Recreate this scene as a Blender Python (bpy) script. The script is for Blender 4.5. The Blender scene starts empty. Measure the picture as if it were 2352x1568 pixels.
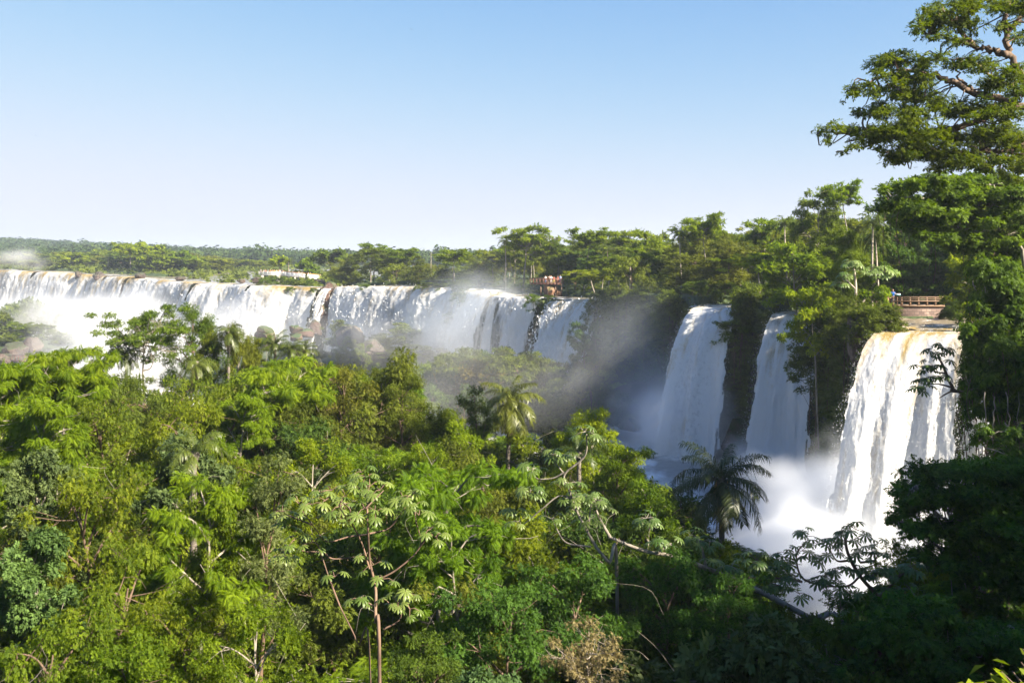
import bpy, bmesh, math, random
import numpy as np
from mathutils import Vector, Matrix

SC = bpy.context.scene
COL = SC.collection
rnd = random.Random(7)
RNG = np.random.default_rng(11)

# ------------------------------------------------------------------ camera geometry of the place
F, HU, HV, CZ = 2090.0, 1176.0, 600.0, 31.5     # focal length and horizon of the view, eye height over datum
POOL_Z = 5.0
SUN_AZ, SUN_EL = math.radians(124), math.radians(35)


def P(u, v, d):
    return np.array([(u - HU) / F * d, d, CZ + (HV - v) / F * d])


def UV(p):
    return HU + p[0] / p[1] * F, HV - (p[2] - CZ) / p[1] * F


# ------------------------------------------------------------------ numpy noise
def _h(ix, iy, iz, seed):
    n = (ix.astype(np.int64) * 374761393 + iy.astype(np.int64) * 668265263 + iz.astype(np.int64) * 2147483647 + seed * 974711) & 0xffffffff
    n = ((n ^ (n >> 13)) * 1274126177) & 0xffffffff
    n = n ^ (n >> 16)
    return (n & 0xffff) / 65535.0


def noise(x, y, z=None, seed=0):
    x = np.asarray(x, float); y = np.asarray(y, float)
    z = np.zeros_like(x) if z is None else np.asarray(z, float)
    ix, iy, iz = np.floor(x), np.floor(y), np.floor(z)
    fx, fy, fz = x - ix, y - iy, z - iz
    fx, fy, fz = [f * f * (3 - 2 * f) for f in (fx, fy, fz)]
    r = 0
    for a in (0, 1):
        for b in (0, 1):
            for c in (0, 1):
                w = (fx if a else 1 - fx) * (fy if b else 1 - fy) * (fz if c else 1 - fz)
                r = r + w * _h(ix + a, iy + b, iz + c, seed)
    return r


def fbm(x, y, z=None, seed=0, o=4):
    x = np.asarray(x, float); y = np.asarray(y, float)
    s, a, t = 0, .5, 0
    for k in range(o):
        s = s + a * noise(x * 2 ** k, y * 2 ** k, None if z is None else np.asarray(z) * 2 ** k, seed + k * 17)
        t += a; a *= .5
    return s / t


def sstep(a, b, x):
    t = np.clip((np.asarray(x, float) - a) / (b - a), 0, 1)
    return t * t * (3 - 2 * t)


def nz(a):
    a = np.asarray(a, float)
    return a / np.maximum(np.linalg.norm(a, axis=-1, keepdims=True), 1e-9)


# ------------------------------------------------------------------ mesh helpers
def mk_mesh(name, V, Q=None, T=None, mat=None, attrs=None, uv=None, smooth=False):
    V = np.ascontiguousarray(V, dtype=np.float32)
    Q = np.zeros((0, 4), np.int32) if Q is None else np.asarray(Q, np.int32).reshape(-1, 4)
    T = np.zeros((0, 3), np.int32) if T is None else np.asarray(T, np.int32).reshape(-1, 3)
    me = bpy.data.meshes.new(name)
    me.vertices.add(len(V)); me.vertices.foreach_set('co', V.ravel())
    li = np.concatenate([Q.ravel(), T.ravel()]).astype(np.int32)
    me.loops.add(len(li)); me.loops.foreach_set('vertex_index', li)
    ls = np.concatenate([np.arange(len(Q)) * 4, len(Q) * 4 + np.arange(len(T)) * 3]).astype(np.int32)
    me.polygons.add(len(ls)); me.polygons.foreach_set('loop_start', ls)
    if smooth:
        me.polygons.foreach_set('use_smooth', np.ones(len(ls), bool))
    me.update(calc_edges=True)
    for k, a in (attrs or {}).items():
        at = me.attributes.new(k, 'FLOAT', 'POINT')
        at.data.foreach_set('value', np.ascontiguousarray(a, dtype=np.float32))
    if uv is not None:
        l = me.uv_layers.new(name='UVMap')
        l.data.foreach_set('uv', np.ascontiguousarray(np.asarray(uv)[li], dtype=np.float32).ravel())
    if mat is not None:
        me.materials.append(mat)
    return me


class MB:
    """collects tubes, boxes and quads; build() turns them into one mesh"""

    def __init__(s):
        s.V, s.Q, s.T, s.n = [], [], [], 0

    def add(s, V, Q=None, T=None):
        V = np.asarray(V, float)
        s.V.append(V)
        if Q is not None and len(Q): s.Q.append(np.asarray(Q) + s.n)
        if T is not None and len(T): s.T.append(np.asarray(T) + s.n)
        s.n += len(V)

    def box(s, c, size, rz=0.0):
        c = np.asarray(c, float); h = np.asarray(size, float) / 2
        v = np.array([[x, y, z] for x in (-1, 1) for y in (-1, 1) for z in (-1, 1)], float) * h
        ca, sa = math.cos(rz), math.sin(rz)
        v = np.stack([v[:, 0] * ca - v[:, 1] * sa, v[:, 0] * sa + v[:, 1] * ca, v[:, 2]], 1) + c
        s.add(v, [[0, 1, 3, 2], [4, 6, 7, 5], [0, 4, 5, 1], [2, 3, 7, 6], [0, 2, 6, 4], [1, 5, 7, 3]])

    def beam(s, a, b, w, h):
        """rectangular bar from a to b"""
        a = np.asarray(a, float); b = np.asarray(b, float)
        d = nz(b - a); up = np.array([0, 0, 1.]) if abs(d[2]) < .95 else np.array([1., 0, 0])
        sd = nz(np.cross(d, up)); up = np.cross(sd, d)
        v = []
        for p in (a, b):
            for i, j in ((-1, -1), (1, -1), (1, 1), (-1, 1)):
                v.append(p + sd * w / 2 * i + up * h / 2 * j)
        s.add(v, [[0, 1, 2, 3], [7, 6, 5, 4], [0, 4, 5, 1], [1, 5, 6, 2], [2, 6, 7, 3], [3, 7, 4, 0]])

    def tube(s, pts, rad, n=6, cap=True):
        pts = np.asarray(pts, float); rad = np.broadcast_to(np.asarray(rad, float), (len(pts),))
        t = nz(np.gradient(pts, axis=0))
        ref = np.array([1., 0, 0]) if abs(t[0][0]) < .8 else np.array([0, 1., 0])
        a = nz(np.cross(t, ref)); b = np.cross(t, a)
        ang = np.arange(n) / n * 2 * math.pi
        V = pts[:, None] + rad[:, None, None] * (np.cos(ang)[None, :, None] * a[:, None] + np.sin(ang)[None, :, None] * b[:, None])
        m = len(pts)
        i = np.arange(m - 1)[:, None] * n; j = np.arange(n)[None]; k = (j + 1) % n
        Q = np.stack([i + j, i + k, i + n + k, i + n + j], -1).reshape(-1, 4)
        V = V.reshape(-1, 3); T = []
        if cap:
            V = np.vstack([V, pts[-1:]])
            T = np.stack([np.arange(n) + (m - 1) * n, (np.arange(n) + 1) % n + (m - 1) * n, np.full(n, m * n)], 1)
        s.add(V, Q, T)

    def mesh(s, name, mat, smooth=False):
        V = np.vstack(s.V)
        Q = np.vstack(s.Q) if s.Q else None
        T = np.vstack(s.T) if s.T else None
        return mk_mesh(name, V, Q, T, mat, smooth=smooth)

    def build(s, name, mat, parent=None, smooth=False):
        return link(name, s.mesh(name, mat, smooth), parent)


def link(name, data, parent=None, loc=None):
    o = bpy.data.objects.new(name, data)
    COL.objects.link(o)
    if parent is not None: o.parent = parent
    if loc is not None: o.location = loc
    return o


def tag(o, label=None, cat=None, group=None, kind=None):
    if label: o['label'] = label
    if cat: o['category'] = cat
    if group: o['group'] = group
    if kind: o['kind'] = kind
    return o


def thing(name, label, cat, loc=(0, 0, 0), rz=0.0, group=None):
    o = bpy.data.objects.new(name, None); COL.objects.link(o)
    o.empty_display_size = .2
    o.location = loc; o.rotation_euler = (0, 0, rz)
    return tag(o, label, cat, group)


def sweep(pts, n):
    """Catmull-Rom resample of a polyline"""
    p = np.asarray(pts, float)
    if len(p) == 2:
        return p[0] + (p[1] - p[0]) * np.linspace(0, 1, n)[:, None]
    q = np.vstack([2 * p[0] - p[1], p, 2 * p[-1] - p[-2]])
    t = np.linspace(0, len(p) - 1 - 1e-6, n); i = t.astype(int); f = (t - i)[:, None]
    a, b, c, d = q[i], q[i + 1], q[i + 2], q[i + 3]
    return .5 * (2 * b + (c - a) * f + (2 * a - 5 * b + 4 * c - d) * f ** 2 + (3 * b - a - 3 * c + d) * f ** 3)


# ------------------------------------------------------------------ materials
def new_mat(name):
    m = bpy.data.materials.new(name); m.use_nodes = True
    nt = m.node_tree; nt.nodes.clear()
    out = nt.nodes.new('ShaderNodeOutputMaterial')
    return m, nt, out


def N(nt, kind, **kw):
    n = nt.nodes.new(kind)
    for k, v in kw.items():
        if k.startswith('i_'):
            n.inputs[k[2:].replace('_', ' ')].default_value = v
        else:
            setattr(n, k, v)
    return n


def mixc(nt, fac, a, b, mode='MIX'):
    n = nt.nodes.new('ShaderNodeMix'); n.data_type = 'RGBA'; n.blend_type = mode
    L = nt.links
    for sock, val in ((n.inputs[0], fac), (n.inputs[6], a), (n.inputs[7], b)):
        if hasattr(val, 'is_linked') or isinstance(val, bpy.types.NodeSocket):
            L.new(val, sock)
        else:
            sock.default_value = val if not isinstance(val, tuple) or len(val) == 4 else (*val, 1)
    return n.outputs[2]


def math_(nt, op, a, b=None, c=None, clamp=False):
    n = nt.nodes.new('ShaderNodeMath'); n.operation = op; n.use_clamp = clamp
    for i, val in enumerate((a, b, c)):
        if val is None: continue
        if isinstance(val, bpy.types.NodeSocket): nt.links.new(val, n.inputs[i])
        else: n.inputs[i].default_value = val
    return n.outputs[0]


def leaf_mat(name, dark, light, trans=.35, rough=.62, spec=.14, tcol=(1.6, 1.6, .35)):
    m, nt, out = new_mat(name); L = nt.links
    at = N(nt, 'ShaderNodeAttribute', attribute_name='tone')
    oi = N(nt, 'ShaderNodeObjectInfo')
    base = mixc(nt, at.outputs['Fac'], dark, light)
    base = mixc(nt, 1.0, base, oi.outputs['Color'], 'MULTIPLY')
    pr = N(nt, 'ShaderNodeBsdfPrincipled', i_Roughness=rough)
    pr.inputs['Specular IOR Level'].default_value = spec
    L.new(base, pr.inputs['Base Color'])
    tr = N(nt, 'ShaderNodeBsdfTranslucent')
    L.new(mixc(nt, 1.0, base, (*tcol, 1), 'MULTIPLY'), tr.inputs['Color'])
    mx = N(nt, 'ShaderNodeMixShader'); mx.inputs[0].default_value = trans
    L.new(pr.outputs[0], mx.inputs[1]); L.new(tr.outputs[0], mx.inputs[2]); L.new(mx.outputs[0], out.inputs[0])
    return m


def bark_mat(name, a, b, scale=6.0, stretch=.25):
    m, nt, out = new_mat(name); L = nt.links
    tc = N(nt, 'ShaderNodeTexCoord'); mp = N(nt, 'ShaderNodeMapping'); mp.inputs['Scale'].default_value = (1, 1, stretch)
    L.new(tc.outputs['Object'], mp.inputs[0])
    no = N(nt, 'ShaderNodeTexNoise'); no.inputs['Scale'].default_value = scale; no.inputs['Detail'].default_value = 4
    L.new(mp.outputs[0], no.inputs['Vector'])
    f = math_(nt, 'MULTIPLY_ADD', no.outputs[0], 2.2, -.6, clamp=True)
    pr = N(nt, 'ShaderNodeBsdfPrincipled', i_Roughness=.85)
    L.new(mixc(nt, f, a, b), pr.inputs['Base Color'])
    bp = N(nt, 'ShaderNodeBump'); bp.inputs['Strength'].default_value = .6; bp.inputs['Distance'].default_value = .05
    L.new(no.outputs[0], bp.inputs['Height']); L.new(bp.outputs[0], pr.inputs['Normal'])
    L.new(pr.outputs[0], out.inputs[0])
    return m


def plain_mat(name, col, rough=.6, metal=0.0, var=.25, scale=8.0, objcol=False):
    m, nt, out = new_mat(name); L = nt.links
    pr = N(nt, 'ShaderNodeBsdfPrincipled', i_Roughness=rough, i_Metallic=metal)
    tc = N(nt, 'ShaderNodeTexCoord')
    no = N(nt, 'ShaderNodeTexNoise'); no.inputs['Scale'].default_value = scale; no.inputs['Detail'].default_value = 5
    L.new(tc.outputs['Object'], no.inputs['Vector'])
    lo = tuple(c * (1 - var) for c in col); hi = tuple(min(1, c * (1 + var)) for c in col)
    b = mixc(nt, no.outputs[0], lo, hi)
    if objcol:
        b = mixc(nt, 1.0, b, N(nt, 'ShaderNodeObjectInfo').outputs['Color'], 'MULTIPLY')
    L.new(b, pr.inputs['Base Color']); L.new(pr.outputs[0], out.inputs[0])
    return m


def rock_mat(name, a, b, moss, moss_amt=.5, scale=.25):
    m, nt, out = new_mat(name); L = nt.links
    ge = N(nt, 'ShaderNodeNewGeometry')
    n1 = N(nt, 'ShaderNodeTexNoise'); n1.inputs['Scale'].default_value = scale; n1.inputs['Detail'].default_value = 8; n1.inputs['Roughness'].default_value = .65
    n2 = N(nt, 'ShaderNodeTexNoise'); n2.inputs['Scale'].default_value = scale * 3.3; n2.inputs['Detail'].default_value = 6
    for n in (n1, n2): L.new(ge.outputs['Position'], n.inputs['Vector'])
    c = mixc(nt, math_(nt, 'MULTIPLY_ADD', n1.outputs[0], 2.4, -.7, clamp=True), a, b)
    sx = N(nt, 'ShaderNodeSeparateXYZ'); L.new(ge.outputs['Normal'], sx.inputs[0])
    up = math_(nt, 'ADD', sx.outputs[2], math_(nt, 'MULTIPLY_ADD', n2.outputs[0], 1.6, -.8))
    mf = math_(nt, 'MULTIPLY_ADD', up, 1.6, moss_amt - .8, clamp=True)
    c = mixc(nt, mf, c, moss)
    pr = N(nt, 'ShaderNodeBsdfPrincipled', i_Roughness=.75)
    L.new(c, pr.inputs['Base Color'])
    bp = N(nt, 'ShaderNodeBump'); bp.inputs['Strength'].default_value = .8; bp.inputs['Distance'].default_value = .5
    L.new(n2.outputs[0], bp.inputs['Height']); L.new(bp.outputs[0], pr.inputs['Normal'])
    L.new(pr.outputs[0], out.inputs[0])
    return m


M = {}
M['leaf_bright'] = leaf_mat('leaf_bright', (.052, .088, .006), (.185, .235, .014), .50)
M['leaf_feather'] = leaf_mat('leaf_feather', (.055, .105, .006), (.170, .245, .012), .50)
M['leaf_olive'] = leaf_mat('leaf_olive', (.046, .064, .009), (.150, .185, .024), .42)
M['leaf_dark'] = leaf_mat('leaf_dark', (.030, .060, .011), (.105, .165, .022), .40)
M['leaf_grey'] = leaf_mat('leaf_grey', (.048, .070, .022), (.150, .185, .060), .34)
M['leaf_yellow'] = leaf_mat('leaf_yellow', (.070, .105, .008), (.220, .265, .018), .50)
M['leaf_cecropia'] = leaf_mat('leaf_cecropia', (.050, .090, .018), (.140, .180, .050), .28, rough=.42, spec=.35, tcol=(1.3, 1.5, .5))
M['leaf_palm'] = leaf_mat('leaf_palm', (.045, .070, .010), (.135, .155, .025), .35, rough=.4, spec=.45)
M['leaf_bamboo'] = leaf_mat('leaf_bamboo', (.075, .105, .008), (.180, .215, .018), .42)
M['leaf_dry'] = leaf_mat('leaf_dry', (.15, .115, .04), (.30, .24, .10), .25, tcol=(1.2, 1.0, .5))
M['leaf_far'] = leaf_mat('leaf_far', (.018, .038, .010), (.058, .090, .018), .25)
M['bark_grey'] = bark_mat('bark_grey', (.10, .085, .065), (.32, .28, .22))
M['bark_brown'] = bark_mat('bark_brown', (.05, .032, .02), (.17, .11, .07))
M['bark_pale'] = bark_mat('bark_pale', (.24, .19, .14), (.50, .43, .35))
M['bark_red'] = bark_mat('bark_red', (.07, .04, .028), (.22, .14, .09))
M['palm_bark'] = bark_mat('palm_bark', (.07, .055, .045), (.21, .18, .145), 8, 2.5)
M['rock'] = rock_mat('basalt_rock', (.030, .022, .020), (.135, .075, .052), (.035, .060, .012), .35)
M['rock_orange'] = rock_mat('ochre_rock', (.10, .05, .03), (.25, .135, .07), (.05, .07, .015), .0, .6)
M['rock_brown'] = rock_mat('brown_rock', (.028, .022, .020), (.095, .062, .048), (.040, .05, .018), .15, .5)
M['soil'] = rock_mat('forest_soil', (.018, .016, .008), (.045, .040, .016), (.030, .050, .010), .55, .3)
# ------------------------------------------------------------------ the lie of the land
def _lp(u, v, d): return tuple(P(u, v, d))


LIP = [_lp(-420, 605, 640), _lp(-120, 614, 520), _lp(0, 620, 430), _lp(130, 625, 395), _lp(300, 637, 345), _lp(450, 648, 292),
       _lp(600, 655, 262), _lp(740, 660, 250), _lp(780, 658, 246), _lp(900, 656, 232), _lp(1050, 661, 215), _lp(1140, 678, 198),
       _lp(1245, 684, 180), _lp(1290, 690, 168), _lp(1390, 684, 160), _lp(1420, 680, 155), _lp(1500, 690, 141), _lp(1570, 695, 131),
       (24.5, 121.2, 25.5), (29.4, 117.2, 25.6), (31.4, 108.9, 25.4), (35.9, 104.5, 25.2), (34, 97, 25.6), (32.2, 88, 25.6),
       (32.0, 80.0, 25.4), (37.9, 75.8, 25.5), (38.4, 75.2, 25.6), (40, 73, 25.6), (44, 71.5, 25.8), (52, 66, 26), (54, 55, 26.5),
       (52, 46, 27), (50, 38, 27.5), (52, 25, 28.5), (46, 5, 29.8), (25, -12, 29.8), (-20, -20, 29.8), (-300, -60, 27), (-1500, -80, 26)]
LIP = np.array(LIP)
GORGE = np.vstack([LIP[:, :2], [[-1500, 760]]])


def inside(x, y, poly):
    x = np.asarray(x, float); y = np.asarray(y, float)
    r = np.zeros(x.shape, bool); n = len(poly)
    for i in range(n):
        x1, y1 = poly[i]; x2, y2 = poly[(i + 1) % n]
        c = ((y1 > y) != (y2 > y)) & (x < (x2 - x1) * (y - y1) / (y2 - y1 + 1e-12) + x1)
        r ^= c
    return r


def near_line(x, y, line):
    """distance to a polyline and the value of its third coordinate there"""
    x = np.asarray(x, float); y = np.asarray(y, float)
    best = np.full(x.shape, 1e18); zz = np.zeros(x.shape)
    for a, b in zip(line[:-1], line[1:]):
        dx, dy = b[0] - a[0], b[1] - a[1]
        t = np.clip(((x - a[0]) * dx + (y - a[1]) * dy) / (dx * dx + dy * dy), 0, 1)
        d = (x - a[0] - t * dx) ** 2 + (y - a[1] - t * dy) ** 2
        m = d < best
        best = np.where(m, d, best); zz = np.where(m, a[2] + t * (b[2] - a[2]), zz)
    return np.sqrt(best), zz


RIV_A = np.array([(26.2, 120, 6.), (31, 127, 6), (36, 131, 5)])
RIV_B = np.array([(32.8, 107.2, 5.), (37, 113, 5), (42, 117, 4)])
RIV_C = np.array([(34.2, 78, 7.5), (41, 90.5, 12.8), (52, 92, 12), (80, 96, 11)])


def wband(x):
    return np.interp(x, [-300, -135, -125, -58, -46, -14, -8, 14, 20], [14, 14, 170, 170, 9, 9, 12, 12, -5])


def ctop(x, y):
    """height of the foreground canopy"""
    z = 21.9 - .095 * np.clip(x, -45, 30)
    return z + 1.6 * (fbm(np.asarray(x) / 9., np.asarray(y) / 9., seed=3, o=2) - .5) * 2


def bank_x(y):
    return np.interp(y, [10, 22, 30, 40, 48, 60, 75, 86, 95], [60, 52, 40, 30, 23, 16, 10, 4, -6])


def far_hill(x, y):
    u = HU + x / np.maximum(y, 1) * F
    top = np.interp(u, [-900, 0, 200, 450, 760, 1000, 1500, 3000], [76, 68, 60, 51, 39, 32, 30, 30]) - 15
    return np.maximum(0, top - 26) * sstep(650, 1450, y)


def terrain(x, y):
    x = np.asarray(x, float); y = np.asarray(y, float)
    dist, lz = near_line(x, y, LIP)
    ins = inside(x, y, GORGE)
    # plateau
    pl = lz + .9 + 1.2 * (fbm(x / 25, y / 25, seed=5) - .5)
    wet = dist < wband(x)
    pl = np.where(wet & (y > 100), lz - .9, pl)
    for rv, z0 in ((RIV_A, 25.5), (RIV_B, 25.2), (RIV_C, 25.4)):
        d, w = near_line(x, y, rv)
        pl = np.where((d < w / 2 + .6), z0 - 1.0, pl)
    pl = pl + far_hill(x, y) + .02 * np.clip(dist - 30, 0, 200) * sstep(-20, 40, x)
    # gorge
    zA = np.clip(9.2 - .095 * np.clip(x, -45, 30), 4, 16) + 1.5 * (fbm(x / 8, y / 8, seed=9) - .5)
    side = sstep(-5, 5, bank_x(np.clip(y, 10, 95)) - x)
    endy = 1 - sstep(84, 106, y + .12 * x)
    fl = np.where(x > 2, 2.0, np.interp(x, [-80, 2], [-8, 2.0]))
    fl = fl + (1.5 * (fbm(x / 12, y / 12, seed=21) - .5))
    z = fl + (zA - fl) * side * endy
    e = ((x + 5) / 27) ** 2 + ((y - 150) / 26) ** 2                      # wooded spur in mid-ground
    z = np.maximum(z, 6.5 - 7 * e + 1.2 * fbm(x / 6, y / 6, seed=2))
    e = ((x + 30) / 22) ** 2 + ((y - 212) / 15) ** 2                     # island below the middle fall
    z = np.maximum(z, 10.5 - 7 * e + 2 * fbm(x / 5, y / 5, seed=4))
    e = ((x + 165) / 50) ** 2 + ((y - 300) / 55) ** 2                    # misty slope on the left
    z = np.maximum(z, 5 - 9 * e + 2 * fbm(x / 7, y / 7, seed=6))
    terr = np.where((x < 18) & (y > 150), np.interp(x, [-150, -70, 0], [-6, 9, 5]), -20) - dist * .35   # ledge under the long falls
    z = np.maximum(z, terr)
    w = np.interp(y, [-20, 20, 45, 60], [16, 12, 5, 1.6])
    wall = sstep(0, 1, dist / w)
    zin = np.where(wall < 1, lz - .3 + (z - lz + .3) * wall, z)
    return np.where(ins, zin, pl)


def axis(parts):
    return np.unique(np.concatenate([np.arange(a, b, s) for a, b, s in parts]))


GX = axis([(-2400, -500, 60), (-500, -260, 8), (-260, -60, 3), (-60, 64, 1.25), (64, 140, 4), (140, 500, 20), (500, 2401, 80)])
GY = axis([(-180, -30, 10), (-30, 270, 1.6), (270, 460, 3), (460, 700, 8), (700, 2900, 45)])
gx, gy = np.meshgrid(GX, GY)
gz = terrain(gx, gy)
nx, ny = len(GX), len(GY)
ii = (np.arange(ny - 1)[:, None] * nx + np.arange(nx - 1)[None]).ravel()
gq = np.stack([ii, ii + 1, ii + nx + 1, ii + nx], 1)
tag(link('ground', mk_mesh('ground', np.stack([gx.ravel(), gy.ravel(), gz.ravel()], 1), gq, mat=M['soil'], smooth=True)), kind='structure')


def ground_z(x, y):
    return float(terrain(np.array([float(x)]), np.array([float(y)]))[0])


# ------------------------------------------------------------------ water
def river_mat(name, base, foam_amt, rough=.18, scale=.5):
    m, nt, out = new_mat(name); L = nt.links
    ge = N(nt, 'ShaderNodeNewGeometry')
    n1 = N(nt, 'ShaderNodeTexNoise'); n1.inputs['Scale'].default_value = scale * .35; n1.inputs['Detail'].default_value = 7; n1.inputs['Roughness'].default_value = .62
    n2 = N(nt, 'ShaderNodeTexNoise'); n2.inputs['Scale'].default_value = scale * 2.2; n2.inputs['Detail'].default_value = 5
    for n in (n1, n2): L.new(ge.outputs['Position'], n.inputs['Vector'])
    at = N(nt, 'ShaderNodeAttribute', attribute_name='foam')
    f = math_(nt, 'ADD', n1.outputs[0], at.outputs['Fac'])
    f = math_(nt, 'MULTIPLY_ADD', f, 5.0, -3.2 + foam_amt, clamp=True)
    pr = N(nt, 'ShaderNodeBsdfPrincipled')
    L.new(mixc(nt, f, base, (.80, .79, .76)), pr.inputs['Base Color'])
    L.new(math_(nt, 'MULTIPLY_ADD', f, .6, rough), pr.inputs['Roughness'])
    bp = N(nt, 'ShaderNodeBump'); bp.inputs['Strength'].default_value = .7; bp.inputs['Distance'].default_value = .35
    L.new(math_(nt, 'ADD', n1.outputs[0], math_(nt, 'MULTIPLY', n2.outputs[0], .5)), bp.inputs['Height'])
    L.new(bp.outputs[0], pr.inputs['Normal']); L.new(pr.outputs[0], out.inputs[0])
    return m


M['river'] = river_mat('river_water', (.20, .17, .12), 0.0)
M['rapids'] = river_mat('rapids_water', (.20, .165, .11), .75, rough=.3, scale=1.7)
M['pool'] = river_mat('pool_water', (.30, .29, .27), .9, rough=.3, scale=.6)

# upper river on the plateau, from the far left to the middle falls
rx, ry = np.meshgrid(axis([(-420, -210, 6), (-210, 20, 2.0)]), axis([(165, 460, 2.5), (460, 720, 8)]))
cx = rx[:-1, :-1]; n0 = rx.shape[1]
d, lz = near_line(rx, ry, LIP)
ok = (~inside(rx, ry, GORGE)) & (d < 185)
q = (np.arange(rx.shape[0] - 1)[:, None] * n0 + np.arange(n0 - 1)[None])
okq = ok[:-1, :-1] & ok[1:, :-1] & ok[:-1, 1:] & ok[1:, 1:]
q = q[okq]
rz = lz + .12 * (fbm(rx / 3, ry / 3, seed=31) - .5)
foam = .32 * np.exp(-d / 5.) + .10 * (fbm(rx / 14, ry / 5, seed=33) - .4)
tag(link('river', mk_mesh('river', np.stack([rx.ravel(), ry.ravel(), rz.ravel()], 1), np.stack([q, q + 1, q + n0 + 1, q + n0], 1),
                          mat=M['river'], attrs={'foam': foam.ravel()}, smooth=True)), kind='structure')
# lower water: plunge pool on the right, gorge river far left
px, py = np.meshgrid(np.arange(-20, 60, .8), np.arange(30, 182, .8))
pz = POOL_Z + 2.6 * sstep(96, 116, py) + .35 * (fbm(px / 2.2, py / 2.2, seed=41) - .5)
n0 = px.shape[1]; q = (np.arange(px.shape[0] - 1)[:, None] * n0 + np.arange(n0 - 1)[None]).ravel()
okq = inside(px, py, GORGE)[:-1, :-1].ravel(); q = q[okq]
tag(link('plunge_pool', mk_mesh('plunge_pool', np.stack([px.ravel(), py.ravel(), pz.ravel()], 1), np.stack([q, q + 1, q + n0 + 1, q + n0], 1),
                                mat=M['pool'], attrs={'foam': np.zeros(px.size)}, smooth=True)), kind='structure')
px, py = np.meshgrid(np.linspace(-420, -24, 120), np.linspace(88, 470, 120))
n0 = 120; q = (np.arange(119)[:, None] * n0 + np.arange(119)[None]).ravel()
okq = inside(px, py, GORGE)[:-1, :-1].ravel(); q = q[okq]
tag(link('lower_river', mk_mesh('lower_river', np.stack([px.ravel(), py.ravel(), np.full(px.size, -3.5)], 1), np.stack([q, q + 1, q + n0 + 1, q + n0], 1),
                                mat=M['pool'], attrs={'foam': np.zeros(px.size)}, smooth=True)), kind='structure')


def fall_mat():
    m, nt, out = new_mat('falling_water'); L = nt.links
    uv = N(nt, 'ShaderNodeUVMap')
    def tex(sx, sy, sc, det, rg=.55):
        mp = N(nt, 'ShaderNodeMapping'); mp.inputs['Scale'].default_value = (sx, sy, 1); L.new(uv.outputs[0], mp.inputs[0])
        n = N(nt, 'ShaderNodeTexNoise'); n.inputs['Scale'].default_value = sc; n.inputs['Detail'].default_value = det; n.inputs['Roughness'].default_value = rg
        L.new(mp.outputs[0], n.inputs['Vector']); return n.outputs[0]
    long_ = tex(1.0, .16, .9, 6)
    fine = tex(1.0, .45, 3.4, 8, .78)
    foam = N(nt, 'ShaderNodeAttribute', attribute_name='foam').outputs['Fac']
    thin = N(nt, 'ShaderNodeAttribute', attribute_name='thin').outputs['Fac']
    f = math_(nt, 'ADD', foam, math_(nt, 'MULTIPLY_ADD', long_, 1.1, -.55))
    f = math_(nt, 'ADD', f, math_(nt, 'MULTIPLY_ADD', fine, .8, -.40))
    f = math_(nt, 'MULTIPLY_ADD', f, 1.5, -.25, clamp=True)
    col = mixc(nt, f, (.50, .36, .13), (.86, .86, .85))
    t = math_(nt, 'MULTIPLY_ADD', math_(nt, 'ADD', thin, math_(nt, 'MULTIPLY_ADD', fine, 1.4, -.7)), 2.0, -.35, clamp=True)
    col = mixc(nt, math_(nt, 'MULTIPLY', t, .75), col, (.17, .17, .165))  # dark streaks: thin water over rock, plus plume shading put into the colour
    pr = N(nt, 'ShaderNodeBsdfPrincipled', i_Roughness=.55); pr.inputs['Specular IOR Level'].default_value = .35
    L.new(col, pr.inputs['Base Color'])
    tr = N(nt, 'ShaderNodeBsdfTranslucent'); L.new(col, tr.inputs['Color'])
    bp = N(nt, 'ShaderNodeBump'); bp.inputs['Strength'].default_value = .6; bp.inputs['Distance'].default_value = .22
    L.new(math_(nt, 'ADD', long_, math_(nt, 'MULTIPLY', fine, .7)), bp.inputs['Height'])
    L.new(bp.outputs[0], pr.inputs['Normal']); L.new(bp.outputs[0], tr.inputs['Normal'])
    mx = N(nt, 'ShaderNodeMixShader'); mx.inputs[0].default_value = .45
    L.new(pr.outputs[0], mx.inputs[1]); L.new(tr.outputs[0], mx.inputs[2]); L.new(mx.outputs[0], out.inputs[0])
    return m


M['fall'] = fall_mat()


def lip_between(i0, i1, f0=0.0, f1=0.0):
    """lip points from LIP[i0] (+f0 of the next segment) to LIP[i1] (-f1 of the last one)"""
    p = LIP[i0:i1 + 1].copy()
    p[0] = p[0] + (p[1] - p[0]) * f0
    p[-1] = p[-1] + (p[-2] - p[-1]) * f1
    return p


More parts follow.
